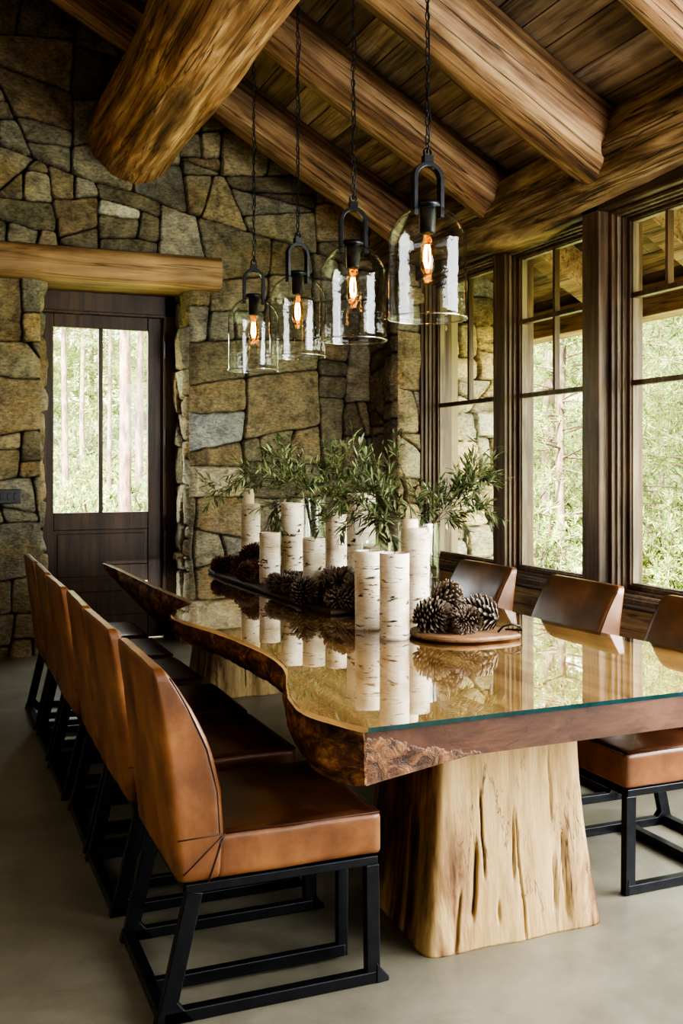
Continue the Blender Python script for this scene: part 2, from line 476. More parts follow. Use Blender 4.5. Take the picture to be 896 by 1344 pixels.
def stone_patch(O, U, V, N, w, h, res, seed, rmax=.30, rmin=.07, openings=(), depth=.05, edge0=True, gain=1.0, fixed=(), tone=1.0):
    rng = np.random.default_rng(seed)
    O, U, V, N = map(np.array, (O, U, V, N))
    polys = stone_polys(w, h, rng, rmax*rmax*4.2, .035)
    nu, nv = max(2, int(w/res)+1), max(2, int(h/res)+1)
    gu, gv = np.meshgrid(np.linspace(0, w, nu), np.linspace(0, h, nv), indexing='ij')
    u, v = gu.ravel(), gv.ravel()
    wx = u + .045*fbm(u*2.3, v*2.3, seed+.5, 3) + .010*fbm(u*13, v*13, seed+3.5, 3)
    wy = v + .045*fbm(u*2.3+40, v*2.3, seed+8.5, 3) + .010*fbm(u*13+9, v*13, seed+5.5, 3)
    n = len(u); k = len(polys); i1 = np.zeros(n, int); e = np.full(n, -1.0)
    S = np.array([P.mean(0) for P in polys])
    for q, P in enumerate(polys):
        mn_, mx_ = P.min(0), P.max(0)
        idx = np.nonzero((wx >= mn_[0]) & (wx <= mx_[0]) & (wy >= mn_[1]) & (wy <= mx_[1]))[0]
        if not len(idx): continue
        x, y = wx[idx], wy[idx]; ds = []
        for a in range(len(P)):
            p, r = P[a], P[(a+1) % len(P)]; d = r-p; L = np.hypot(*d)
            if L < 1e-6: continue
            ds.append(((x-p[0])*-d[1]+(y-p[1])*d[0])/L)
        ds = np.array(ds)
        if ds.mean() < 0 and ds.max(0).min() < 0: ds = -ds
        kk = 85.0
        sm = -np.log(np.exp(-kk*np.clip(ds, -.2, 1)).sum(0))/kk      # rounded corners
        hard = ds.min(0); ok = hard >= 0
        ii = idx[ok]; i1[ii] = q; e[ii] = np.maximum(sm[ok], 0)
    e = np.maximum(e, 0)
    base = rng.uniform(.15, 1.0, k)
    H = np.full(n, 9.0)
    for q in range(4):                              # chiselled facets of each face
        ax, ay, off = rng.normal(0, .13, k), rng.normal(0, .13, k), rng.uniform(0, .022, k)
        H = np.minimum(H, ax[i1]*(u-S[i1, 0])+ay[i1]*(v-S[i1, 1])+off[i1])
    rough = .014*fbm(u*8, v*8, seed+.2+base[i1]*9, 4) + .007*np.abs(fbm(u*30, v*30, seed+.7, 3))
    prof = sstep(.001, .013, e)**.6
    hh = prof*(depth*base[i1]+np.clip(H, -.03, .05)+.012)*gain + rough*prof - .022*(1-prof)
    pm = np.array(PAL); pm = .6*pm+.4*pm.mean(0)
    col = pm[rng.integers(0, len(PAL), k)]*rng.uniform(.72, 1.22, (k, 1))
    for (fu, fv, fc, fm) in fixed:
        j = np.argmin((S[:, 0]-fu)**2+(S[:, 1]-fv)**2); col[j] = np.array(lin(fc))*fm
    c = col[i1]*(.09+.91*sstep(.0008, .0085, e))[:, None]
    c *= (1+.20*fbm(u*5, v*5, seed+2.2+base[i1]*7, 4))[:, None]
    stain = sstep(.1, .5, fbm(u*1.6, v*2.4, seed+7.7, 4))[:, None]
    c = c*tone*(1-stain*np.array((.04, .14, .32)))
    bd = np.minimum(u, w-u) if edge0 else np.full(n, 9.)
    if edge0 == 'l': bd = u
    keep = np.ones((nu-1, nv-1), bool)
    cu, cv = (gu[:-1, :-1]+gu[1:, 1:])/2, (gv[:-1, :-1]+gv[1:, 1:])/2
    for (a0, a1, b0, b1) in openings:
        keep &= ~((cu > a0) & (cu < a1) & (cv > b0) & (cv < b1))
        ddx = np.maximum.reduce([a0-u, u-a1, np.zeros(n)]); ddy = np.maximum.reduce([b0-v, v-b1, np.zeros(n)])
        bd = np.minimum(bd, np.hypot(ddx, ddy))
    hh = hh*np.sqrt(np.clip(bd/.05, 0, 1)) + np.where(bd < .05, -.004, 0)
    P = O+u[:, None]*U+v[:, None]*V+hh[:, None]*N
    I = np.arange(nu*nv).reshape(nu, nv)
    a, b, c2, d = I[:-1, :-1][keep], I[1:, :-1][keep], I[1:, 1:][keep], I[:-1, 1:][keep]
    if np.dot(np.cross(U, V), N) > 0: F = np.stack([a, b, c2, d], 1)
    else: F = np.stack([a, d, c2, b], 1)
    return P, F, np.clip(c, .004, 1)

def join_patches(name, patches, mat):
    Vs, Fs, Cs, o = [], [], [], 0
    for P, F, C in patches:
        Vs.append(P); Fs.append(F+o); Cs.append(C); o += len(P)
    ob = np_mesh(name, np.concatenate(Vs), np.concatenate(Fs), mat, cols=np.concatenate(Cs))
    return ob

YW = 8.40; XL, XR = .83, 2.03; ZD = 2.97
wb = join_patches('wall_back', [
    stone_patch((-.6, YW, 0), (1, 0, 0), (0, 0, 1), (0, -1, 0), 4.32, 5.5, .0085, 21, rmax=.34, openings=[(XL+.6, XR+.6, -1, ZD)], edge0=True, depth=.045, tone=1.05,
                fixed=[(2.05, 3.62, '#b6b198', 1.25), (1.25, 3.5, '#7d7458', .9), (.65, 3.6, '#a6a07f', 1.0), (2.75, 1.75, '#9a9c98', 1.0), (2.95, 1.45, '#a89a7c', 1.1), (2.5, 3.7, '#77726a', .9)]),
    stone_patch((XR, YW, 0), (0, 1, 0), (0, 0, 1), (-1, 0, 0), .62, ZD, .014, 33, rmax=.26, tone=1.25),
    stone_patch((XL, YW, 0), (0, 1, 0), (0, 0, 1), (1, 0, 0), .62, ZD, .02, 34, rmax=.26),
    stone_patch((3.70, 7.86, 0), (0, 1, 0), (0, 0, 1), (-1, 0, 0), .56, 3.5, .014, 35, rmax=.30, gain=.8),
    stone_patch((3.70, 7.86, 0), (1, 0, 0), (0, 0, 1), (0, -1, 0), .5, 3.5, .009, 36, rmax=.36, gain=.7, tone=1.7),  # tone pales the pier front: window light put into its stone colour
], M['stone'])
tag(wb, kind='structure')
# wall core so no light leaks round the stones
m = MB()
m.box(-2.3, XL-.02, YW+.05, YW+.62, 0, 7.2); m.box(XR+.02, 4.3, YW+.05, YW+.62, 0, 7.2)
m.box(XL-.02, XR+.02, YW+.05, YW+.62, ZD, 7.2); m.box(3.74, 4.3, 7.90, YW+.1, 0, 3.6)
m.box(-2.3, -.55, YW-.02, YW+.06, 0, 7.2)
m.build('wall_core', M['plaster']); tag(bpy.data.objects['wall_core'], kind='structure')
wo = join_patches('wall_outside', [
    stone_patch((4.16, 7.98, -1.0), (1, 0, 0), (0, 0, 1), (0, -1, 0), .74, 4.2, .014, 51, rmax=.27, tone=2.2),  # tone pales this shaded face so its colour reads as sunlit
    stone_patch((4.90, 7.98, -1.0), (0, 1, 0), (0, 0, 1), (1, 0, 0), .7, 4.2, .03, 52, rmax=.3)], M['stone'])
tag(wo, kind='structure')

# ------------------------------------------------------------------ floor, other walls
m = MB(); m.box(-2.3, 4.2, -3.2, 9.0, -.1, 0); tag(m.build('floor', M['concrete']), kind='structure')
m = MB(); m.box(-2.4, -2.2, -3.2, 9.0, 0, 7.4); tag(m.build('wall_left', M['plaster']), kind='structure')
m = MB(); m.box(-2.4, 4.4, -3.3, -3.1, 0, 7.4); tag(m.build('wall_rear', M['plaster']), kind='structure')

# ------------------------------------------------------------------ ceiling
SL = .57; TH = math.atan(SL)
def zr(x): return 3.55+SL*(3.6-x)          # rafter axis height
eS = Vector((math.cos(TH), 0, -math.sin(TH))); nS = Vector((math.sin(TH), 0, math.cos(TH)))
m = MB(); rng = random.Random(4)
x = -2.6; o0 = Vector((-2.6, 0, zr(-2.6)+.20)); s = 0
Ltot = (5.35+2.6)/math.cos(TH)
while s < Ltot:
    wd = rng.uniform(.17, .24); y = -3.3+rng.uniform(-1.5, 0)
    while y < 9.3:
        L = rng.uniform(1.8, 3.4); g = rng.uniform(.8, 1.75); wv = rng.uniform(-.05, .06)
        cc = (g*(1+wv), g, g*(1-wv*1.6))
        vs = []
        for yy in (max(y, -3.3), min(y+L-.006, 9.3)):
            for ds, dn in ((.004, 0), (wd-.004, 0), (wd-.004, .03), (.004, .03)):
                p = o0+eS*(s+ds)+nS*dn; vs.append((p.x, yy, p.z))
        if vs[4][1] > vs[0][1]+.02:
            m.add(vs, [(3, 2, 1, 0), (4, 5, 6, 7), (0, 1, 5, 4), (1, 2, 6, 5), (2, 3, 7, 6), (3, 0, 4, 7)], 0, [cc]*8)
        y += L
    s += wd
# roof deck above the boards
vs = []
for yy in (-3.4, 9.4):
    for ss, dn in ((0, .045), (Ltot+.1, .045), (Ltot+.1, .16), (0, .16)):
        p = o0+eS*ss+nS*dn; vs.append((p.x, yy, p.z))
m.add(vs, [(3, 2, 1, 0), (4, 5, 6, 7), (0, 1, 5, 4), (1, 2, 6, 5), (2, 3, 7, 6), (3, 0, 4, 7)], 0, [(.3, .3, .3)]*8)
tag(m.build('ceiling', M['plank']), kind='structure')

# ------------------------------------------------------------------ logs
def log(name, p0, p1, r0, r1, seed, mat, rough=.06, wander=.05, nth=56, step=.03, tone=(1, 1, 1), flat=0.0, knots=6, sap_lit0=.80, sap_litw=.35):
    p0, p1 = Vector(p0), Vector(p1); L = (p1-p0).length
    nz = max(6, int(L/step)); rngl = np.random.default_rng(seed)
    th = np.linspace(0, 2*PI, nth, endpoint=False); zz = np.linspace(0, L, nz)
    T, Z = np.meshgrid(th, zz)
    cx, sy = np.cos(T), np.sin(T)
    R = r0+(r1-r0)*(Z/L)
    # broad hewn facets + long grain ridges + lumps
    fac = fbm(cx*1.5+seed, sy*1.5, Z*.8, 2)
    rid = fbm(cx*6+seed*3, sy*6, Z*.9, 3)
    fine = np.abs(fbm(cx*13+seed, sy*13, Z*2.2, 3))
    R = R*(1+rough*1.3*fac+rough*.55*rid-rough*.35*fine)
    for _ in range(knots):
        t0, z0, a, sz = rngl.uniform(0, 2*PI), rngl.uniform(0, L), rngl.uniform(-.05, .06), rngl.uniform(.05, .12)
        dt = np.angle(np.exp(1j*(T-t0)))*r0
        R = R*(1+a*np.exp(-(dt**2+((Z-z0)*.6)**2)/sz**2))
    wx = wander*fbm(zz*.5+seed, zz*0, zz*0, 2); wy = wander*fbm(zz*.5+seed+50, zz*0, zz*0, 2)
    X = R*cx+wx[:, None]; Y = R*sy+wy[:, None]
    V = np.stack([X.ravel(), Y.ravel(), Z.ravel()], 1)
    I = np.arange(nz*nth).reshape(nz, nth); J = np.roll(I, -1, axis=1)
    F = np.stack([I[:-1].ravel(), J[:-1].ravel(), J[1:].ravel(), I[1:].ravel()], 1).tolist()
    # end caps as fans
    V = np.concatenate([V, [[wx[0], wy[0], -.002], [wx[-1], wy[-1], L+.002]]])
    n0 = nz*nth
    for k in range(nth):
        k2 = (k+1) % nth
        F.append([int(I[0, k2]), int(I[0, k]), n0]); F.append([int(I[-1, k]), int(I[-1, k2]), n0+1])
    pale = sstep(.05, .45, fbm(cx*1.2+seed*7, sy*1.2, Z*.35, 3)); dk = sstep(.15, .5, fbm(cx*3+seed, sy*3, Z*.9+4, 4))
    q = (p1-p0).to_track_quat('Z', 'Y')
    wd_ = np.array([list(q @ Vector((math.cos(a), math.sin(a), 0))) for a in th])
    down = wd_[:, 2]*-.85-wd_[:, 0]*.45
    sap = sstep(sap_lit0, sap_lit0+.22, down[None, :]+.22*fbm(cx*2+seed, sy*2, Z*1.1, 3))*sap_litw  # pale sapwood on the underside, doubling as painted lit lower edges on rafters
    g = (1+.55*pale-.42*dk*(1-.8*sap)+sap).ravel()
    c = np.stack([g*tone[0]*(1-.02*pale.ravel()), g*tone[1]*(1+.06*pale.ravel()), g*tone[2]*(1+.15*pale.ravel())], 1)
    c = np.concatenate([c, [[.9, .9, .9], [.9, .9, .9]]])
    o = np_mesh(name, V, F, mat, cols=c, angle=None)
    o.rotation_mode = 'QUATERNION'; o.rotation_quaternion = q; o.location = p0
    return o

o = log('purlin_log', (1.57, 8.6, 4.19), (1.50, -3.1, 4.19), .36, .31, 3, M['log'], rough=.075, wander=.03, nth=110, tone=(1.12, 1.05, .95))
tag(o, 'massive peeled round log overhead, its end set in the stone above the door', 'beam')
RY = [(7.72, .20), (6.42, .18), (5.15, .225), (3.87, .21), (2.6, .20), (1.3, .2), (0, .2)]
RL = ['round roof rafter running close beside the stone end wall',
      'second roof rafter out from the stone wall, between the two above the hanging lamps',
      'thick roof rafter meeting the eave log above the second window from the corner',
      'roof rafter crossing the top right corner of the view']
for i, (yy, r) in enumerate(RY):
    xa, xb = -2.1, 4.0
    o = log('roof_rafter', (xa, yy, zr(xa)), (xb, yy, zr(xb)), r*.98, r, 20+i, M['rafter'], rough=.07, wander=.05, step=.035)
    if i < 4:
        tag(o, RL[i], 'rafter', 'log rafters under the roof')
    else:
        tag(o, 'log rafter of the roof behind the viewpoint', 'rafter', 'log rafters behind the viewpoint')
o = log('eave_log', (3.90, 8.2, 3.37), (3.90, -3.0, 3.37), .25, .30, 41, M['eave'], rough=.13, wander=.10, nth=96, step=.022, tone=(1.15, 1.08, .98), knots=40, sap_lit0=.86, sap_litw=1.1)
tag(o, 'long gnarled eave log lying along the top of the window wall', 'beam')

# exterior rafter tails and soffit beam seen through the upper panes
for i, yy in enumerate((9.1, 6.55, 5.3, 4.1)):
    m = MB()
    a, b = Vector((4.25, yy, zr(4.25)-.02)), Vector((5.15, yy, zr(5.15)-.02))
    m.bar(a, b, .2, .24)
    tag(m.build('rafter_tail', M['siding'], bevel=.01), ['square rafter tail under the outside eave, farthest along, past the stone buttress', 'square rafter tail outside the top panes of the middle window', 'square rafter tail outside the top left pane of the nearest window', 'square rafter tail outside the top right pane of the nearest window'][i], 'rafter', 'outside rafter tails')
m = MB(); m.box(5.0, 5.22, -3, 9.6, 2.62, 2.86)
tag(m.build('fascia_beam', M['siding'], bevel=.01), 'long horizontal fascia beam along the outside eave edge', 'beam')

# lintel over the door
def lintel():
    nx, nt = 160, 44
    xs = np.linspace(-.6, 2.28, nx); th = np.linspace(0, 2*PI, nt, endpoint=False)
    X, T = np.meshgrid(xs, th, indexing='ij')
    c, s = np.cos(T), np.sin(T)
    k = (np.abs(c)**5+np.abs(s)**5)**(-1/5)
    a = .30; b = .145
    w = 1+.03*fbm(X*.8, c*2, s*2, 3)+.02*fbm(X*2.2, c*6, s*6, 3)
    Y = YW+.17+a*k*c*w; Z = 3.112+b*k*s*w+.012*fbm(X*.7, 0*X, 0*X+3, 2)
    V = np.stack([X.ravel(), Y.ravel(), Z.ravel()], 1)
    I = np.arange(nx*nt).reshape(nx, nt); J = np.roll(I, -1, 1)
    F = np.stack([I[:-1].ravel(), I[1:].ravel(), J[1:].ravel(), J[:-1].ravel()], 1).tolist()
    F.append([int(i) for i in I[-1]]); F.append([int(i) for i in I[0][::-1]])
    o = np_mesh('door_lintel', V, F, M['beam_x'], angle=math.radians(50))
    tag(o, 'hewn timber lintel beam over the door opening in the stone wall', 'beam')
lintel()

# ------------------------------------------------------------------ door
YD = 8.86
m = MB()
gx0, gx1, gz0, gz1 = .98, 1.775, 1.10, 2.67
lx0, lx1, lz1 = .845, 1.91, 2.79
m.box(lx0, gx0, YD, YD+.05, .01, lz1); m.box(gx1, lx1, YD, YD+.05, .01, lz1)
m.box(gx0, gx1, YD, YD+.05, gz1, lz1); m.box(gx0, gx1, YD, YD+.05, .95, gz0); m.box(gx0, gx1, YD, YD+.05, .01, .22)
m.box(gx0, gx1, YD, YD+.05, .42, .52)
door = m.build('door_1', M['door'], bevel=.006); tag(door, kind='structure')
m = MB(); m.box(1.355, 1.39, YD+.005, YD+.045, gz0, gz1); m.build('muntin', M['door'], door, bevel=.004)
for a, b in ((gx0, 1.355), (1.39, gx1)):
    m = MB(); m.box(a, b, YD+.022, YD+.028, gz0, gz1); m.build('pane', M['pane'], door)
m = MB(); m.box(gx0-.005, gx1+.005, YD+.015, YD+.035, .50, .96); m.box(gx0+.03, gx1-.03, YD+.008, YD+.03, .55, .92); m.build('panel', M['door'], door, bevel=.006)
m = MB(); m.box(gx0-.005, gx1+.005, YD+.015, YD+.035, .2, .44); m.build('panel', M['door'], door, bevel=.004)
m = MB(); m.box(XL-.03, lx0, YD-.05, YD+.12, 0, 2.95); m.box(lx1, XR+.03, YD-.05, YD+.12, 0, 2.95); m.box(XL, XR, YD-.05, YD+.12, lz1, 2.97)
m.box(lx1-.012, lx1+.012, YD-.07, YD, 0, 2.8); m.box(lx0, lx1, YD-.07, YD, lz1-.012, lz1+.015)
m.build('door_frame', M['door'], door, bevel=.006)
m = MB(); m.box(.868, .905, YD-.012, YD, .76, 1.12); m.tube([(.887, YD-.012, 1.08), (.887, YD-.05, 1.06), (.887, YD-.055, .93), (.887, YD-.05, .82), (.887, YD-.012, .80)], .009)
m.build('door_handle', M['iron'], door, bevel=.003)
for z in (1.0, 1.75, 2.5):
    m = MB(); m.tube([(lx1+.004, YD-.078, z-.07), (lx1+.004, YD-.078, z+.07)], .012); m.build('hinge', M['iron'], door)

m = MB(); m.box(.50, .672, YW-.095, YW-.075, 1.205, 1.315)
sw = m.build('light_switch', M['black_plastic'], bevel=.004)
tag(sw, 'black three-gang light switch plate on the stone left of the door', 'light switch')
for k in range(3):
    m = MB(); xx = .535+k*.05; m.box(xx-.014, xx+.014, YW-.101, YW-.095, 1.235, 1.285); m.build('rocker', M['black_plastic'], sw, bevel=.002)

# ------------------------------------------------------------------ window wall
XG = 4.05
def window(name, ya, yb, z0, z1, grid, sashpad=.0):
    """ya<yb glass limits; nested frames step in from the opening"""
    m = MB()
    def ring(b_in, b_out, xa, xb):
        y0o, y1o, z0o, z1o = ya-b_out, yb+b_out, z0-b_out, z1+b_out*.7
        y0i, y1i, z0i, z1i = ya-b_in, yb+b_in, z0-b_in, z1+b_in*.7
        m.box(xa, xb, y0o, y0i, z0o, z1o); m.box(xa, xb, y1i, y1o, z0o, z1o)
        m.box(xa, xb, y0i, y1i, z0o, z0i); m.box(xa, xb, y0i, y1i, z1i, z1o)
    ring(.068, .10, 3.93, 4.12); ring(.030, .050, 3.985, 4.10); ring(.0, .030, 4.015, 4.09)
    w = m.build(name, M['trim_z'], bevel=.004); tag(w, kind='structure')
    m = MB(); ring(.050, .068, 3.96, 4.11); m.build('stop', M['bead'], w, bevel=.003)
    m = MB(); ring(-.010, .0, 4.03, 4.075); m.build('glazing_bead', M['bead'], w, bevel=.002)
    ms = MB()
    for kind, a, b, c in grid:
        if kind == 'h': ms.box(4.022, 4.078, ya, yb, a-.016, a+.016)
        else: ms.box(4.028, 4.072, a-.013, a+.013, b, c)
    ms.build('muntin', M['trim_z'], w, bevel=.003)
    # one pane per light
    hs = sorted([z0]+[g[1] for g in grid if g[0] == 'h']+[z1])
    for a, b in zip(hs[:-1], hs[1:]):
        vs_ = [g[1] for g in grid if g[0] == 'v' and g[2] < (a+b)/2 < g[3]]
        ys = sorted([ya]+vs_+[yb])
        for p, q in zip(ys[:-1], ys[1:]):
            mp = MB(); mp.add([(XG, p, a), (XG, q, a), (XG, q, b), (XG, p, b)], [(0, 1, 2, 3)]); mp.build('pane', M['pane'], w)
    return w
Z0, Z1, ZB, ZC = .765, 3.01, 2.01, 2.55
w1 = window('window_1', 6.74, 7.73, Z0, Z1, [('h', ZB, 0, 0), ('v', 7.23, ZB, Z1)])
w2 = window('window_2', 5.56, 6.44, Z0, Z1, [('h', ZB, 0, 0), ('h', ZC, 0, 0), ('v', 6.02, ZB, Z1)])
w3 = window('window_3', 3.45, 5.17, Z0, Z1, [('h', ZB, 0, 0), ('h', ZC, 0, 0), ('v', 4.85, ZC, Z1), ('v', 3.80, ZC, Z1)])
w4 = window('window_4', 1.30, 3.05, Z0, Z1, [('h', ZB, 0, 0), ('h', ZC, 0, 0)])
w5 = window('window_5', -1.2, .90, Z0, Z1, [('h', ZB, 0, 0), ('h', ZC, 0, 0)])
m = MB(); m.box(3.965, 3.985, 6.70, 6.725, .98, 1.12); m.tube([(3.965, 6.712, 1.10), (3.945, 6.712, 1.09), (3.94, 6.712, 1.0)], .008)
m.build('sash_lock', M['iron'], w1, bevel=.002)
# posts / mullions
m = MB(); m.box(3.86, 4.2, 5.275, 5.455, .64, 3.2); tag(m.build('trim_1', M['trim_z'], bevel=.012), kind='structure')
m = MB(); m.box(3.935, 4.2, 6.535, 6.65, .66, 3.12); tag(m.build('trim_2', M['trim_z'], bevel=.008), kind='structure')
m = MB(); m.box(3.90, 4.2, 7.82, 7.99, .0, 3.12); tag(m.build('trim_3', M['trim_z'], bevel=.008), kind='structure')
m = MB(); m.box(3.88, 4.2, 3.16, 3.33, .66, 3.12); m.box(3.88, 4.2, 1.02, 1.18, .66, 3.12); tag(m.build('trim_4', M['trim_z'], bevel=.008), kind='structure')
m = MB(); m.box(3.86, 4.22, -3.1, 7.99, 3.08, 3.75); tag(m.build('trim_5', M['trim_y'], bevel=.01), kind='structure')   # header
m = MB(); m.box(3.895, 4.2, -3.1, 7.9, .640, .668); tag(m.build('trim_6', M['trim_y'], bevel=.01), kind='structure')   # sill
m = MB()
for k, (a, b) in enumerate(((.0, .205), (.21, .42), (.425, .64))): m.box(3.915+.006*(k % 2), 4.2, -3.1, 7.9, a, b)
m.box(3.9, 4.2, -3.1, -1.35, .6, 3.1)
tag(m.build('wall_right', M['siding'], bevel=.008), kind='structure')

# ------------------------------------------------------------------ table
def catmull(pts, step):
    out = []; P = [np.array(p, float) for p in pts]
    for i in range(len(P)-1):
        p0, p1, p2, p3 = P[max(i-1, 0)], P[i], P[i+1], P[min(i+2, len(P)-1)]
        n = max(2, int(np.linalg.norm((p2-p1)[:2])/step))
        for k in range(n):
            t = k/n
            out.append(.5*((2*p1)+(-p0+p2)*t+(2*p0-5*p1+4*p2-p3)*t*t+(-p0+3*p1-3*p2+p3)*t**3))
    out.append(P[-1]); return out
# (x, y, bottom z, outward bulge)
LEFT = [(1.18, 7.55, .725, .0), (1.20, 7.0, .66, .01), (1.215, 6.4, .60, .02), (1.225, 5.9, .57, .03), (1.24, 5.5, .57, .03), (1.25, 5.15, .60, .02), (1.17, 4.97, .66, .0),
        (1.08, 4.83, .70, .0), (1.055, 4.68, .70, .005), (1.07, 4.5, .69, .01), (1.13, 4.2, .68, .01), (1.165, 3.88, .675, .015), (1.175, 3.58, .67, .02), (1.14, 3.33, .665, .01),
        (1.07, 3.12, .655, .01), (1.015, 2.93, .64, .01), (.995, 2.75, .625, .01), (1.03, 2.61, .625, .0), (1.075, 2.50, .645, -.01)]
RIGHT = [(2.66, 2.55, .68, .0), (2.665, 3.1, .68, .01), (2.62, 3.5, .68, .01), (2.585, 3.95, .67, .01), (2.60, 4.35, .68, .01), (2.62, 4.7, .68, .0), (2.66, 5.3, .67, .01), (2.62, 6.1, .68, .01), (2.58, 6.9, .69, .01), (2.55, 7.5, .72, 0)]
table = empty('dining_table', (1.85, 5.0, 0))
tag(table, 'long live-edge wood slab dining table with glass top on two tree stump pedestals', 'table')
TW = table.location.copy()
ZT = .787
def slab():
    L = catmull(LEFT, .022); R = catmull(RIGHT, .06)
    near = [np.array((1.075+(2.66-1.075)*t, 2.50+.05*t, .685, 0)) for t in np.linspace(0, 1, 140)[1:-1]]
    far = [np.array((2.55+(1.18-2.55)*t, 7.5+.05*t, .72, 0)) for t in np.linspace(0, 1, 16)[1:-1]]
    # near end's underside runs from the burl down at the corner to the flat slab thickness
    for k, p in enumerate(near): p[2] = .645+(.69-.645)*min(1, k/28)
    ring = L+near+R+far
    kinds = ['l']*len(L)+['n']*len(near)+['r']*len(R)+['f']*len(far)
    N = len(ring); rows = 13
    C2 = [np.array(p[:2]) for p in ring]
    V = []; col = []
    for j in range(rows):
        t = j/(rows-1)
        for i in range(N):
            p = ring[i]; tan = C2[(i+1) % N]-C2[i-1]; nrm = np.array((tan[1], -tan[0])); nrm = nrm/max(1e-6, np.linalg.norm(nrm))
            nrm = -nrm if np.dot(nrm, C2[i]-np.array((1.85, 5.0))) < 0 and kinds[i] in 'nf' else nrm
            if kinds[i] == 'l': nrm = np.array((-1., .0))*.8+nrm*.0+np.array((0, -.0))
            if kinds[i] == 'r': nrm = np.array((1., 0.))
            b = 0; dz = 0
            if kinds[i] in 'lr':
                q = np.array((p[0]*11, p[1]*11, t*2.2))
                b = p[3]*math.sin(PI*t)*1.2+(.020*float(fbm(p[0]*9, p[1]*9, t*2.5, 3))+.014*float(fbm(p[0]*30, p[1]*30, t*6, 3)))*(.15+.85*math.sin(PI*min(1, t*1.15+.02)) if t < 1 else .4)-.045*t*t
                dz = .014*float(fbm(p[0]*12, p[1]*12, 3.3, 3))*t
                # corner fade into the sawn end
                if kinds[i] == 'l': b *= min(1, (len(L)-1-i)/6+.15) if i > len(L)-8 else 1
            V.append((C2[i][0]+nrm[0]*b-TW.x, C2[i][1]+nrm[1]*b-TW.y, ZT-(ZT-p[2])*t+dz))
            g = .85+.5*float(fbm(p[0]*6, p[1]*6, t*3+9, 3))
            if j == 0: g *= .8
            col.append((g*1.05, g, g*.9))
    F = []; mi = []
    for j in range(rows-1):
        for i in range(N):
            i2 = (i+1) % N
            F.append([j*N+i, (j+1)*N+i, (j+1)*N+i2, j*N+i2])
            k = kinds[i]
            mi.append(1 if k in 'lr' else 2)
    F.append([i for i in range(N)][::1]); mi.append(0)
    F.append([(rows-1)*N+i for i in range(N)][::-1]); mi.append(1)
    o = np_mesh('slab', V, F, [M['slab'], M['bark'], M['endgrain']], table, cols=col, mi=mi, angle=math.radians(38))
    bu = np.zeros((rows*N, 4), dtype=np.float32)
    for j in range(rows):
        for i in range(N):
            d = C2[i][0]-1.075
            if kinds[i] == 'n' or i == len(L)-1: bu[j*N+i] = np.clip(.5+((j/(rows-1))*.40-d*1.05-.02)*4.0, 0, 1)
    at_ = o.data.color_attributes.new('burl', 'FLOAT_COLOR', 'POINT'); at_.data.foreach_set('color', bu.ravel())
    o['label'] = 'thick slab with rough bark live edge and sawn end'
    # glass sheet following the same outline
    g = MB(); outl = []
    for i in range(N):
        p = C2[i]; outl.append((p[0]-TW.x+(.006 if kinds[i] == 'l' else 0), p[1]-TW.y-(.008 if kinds[i] == 'n' else 0)))
    za, zb = ZT+.001, ZT+.014
    vs = [(x, y, za) for x, y in outl]+[(x, y, zb) for x, y in outl]
    fs = [tuple(range(N, 2*N))]
    g.add(vs, fs, 0)
    for i in range(N):
        i2 = (i+1) % N
        g.f.append((i, i2, N+i2, N+i)); g.m.append(1 if kinds[i] in 'nf' else 0)
    go = g.build('glass_top', [M['tabletop'], M['glass_edge']], table)
    # make sure faces point outward
    for ob in (o, go):
        bm = bmesh.new(); bm.from_mesh(ob.data); bmesh.ops.recalc_face_normals(bm, faces=bm.faces); bm.to_mesh(ob.data); bm.free()
    go['label'] = 'clear glass sheet with teal green edge'
slab()
ZG = ZT+.0145

def pedestal(cx, cy, hb, ht, seed, cracks):
    nth, nz = 520, 110; H = .70
    th = np.linspace(0, 2*PI, nth, endpoint=False); zz = np.linspace(0, 1, nz)
    T, Z = np.meshgrid(th, zz); c, s = np.cos(T), np.sin(T)
    k = (np.abs(c)**15+np.abs(s)**15)**(-1/15)
    fl = (1-Z)**1.7
    ax = ht[0]+(hb[0]-ht[0])*fl; ay = ht[1]+(hb[1]-ht[1])*fl
    lump = 1+.03*fbm(c*2+seed, s*2, Z*1.2, 3)*(1.4-Z)+.007*fbm(c*9+seed, s*9, Z*2, 3)+.045*fl*fbm(c*3.2+seed*2, s*3.2, Z*0, 2)
    gr = np.zeros_like(T)
    for (t0, za, zb, w, d, lean) in cracks:
        tt = t0+lean*(Z-za)+.02*fbm(Z*6, Z*0+seed, Z*0+t0*9, 2)
        dd = np.angle(np.exp(1j*(T-tt)))
        gr = np.maximum(gr, np.exp(-(dd/(w*.42))**2)*sstep(za-.03, za+.05, Z)*(1-sstep(zb-.12, zb, Z))*d)
    X = k*c*ax*lump*(1-gr*.10); Y = k*s*ay*lump*(1-gr*.10)
    V = np.stack([X.ravel(), Y.ravel(), (Z*H).ravel()], 1)
    I = np.arange(nz*nth).reshape(nz, nth); J = np.roll(I, -1, 1)
    F = np.stack([I[:-1].ravel(), J[:-1].ravel(), J[1:].ravel(), I[1:].ravel()], 1).tolist()
    F.append([int(i) for i in I[-1]]); F.append([int(i) for i in I[0][::-1]])
    red = np.clip(.05+1.3*sstep(.75, .1, Z)*(sstep(-.40, -.60, c*(s < 0))+sstep(.42, .62, c)*.8)+sstep(-.70, -.80, c)*1.6, 0, 1)  # left face browned for reddish wood and for its painted shade
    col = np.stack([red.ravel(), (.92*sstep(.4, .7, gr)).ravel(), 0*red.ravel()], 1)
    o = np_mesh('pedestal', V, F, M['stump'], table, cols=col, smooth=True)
    o.location = (cx-TW.x, cy-TW.y, 0)
    return o
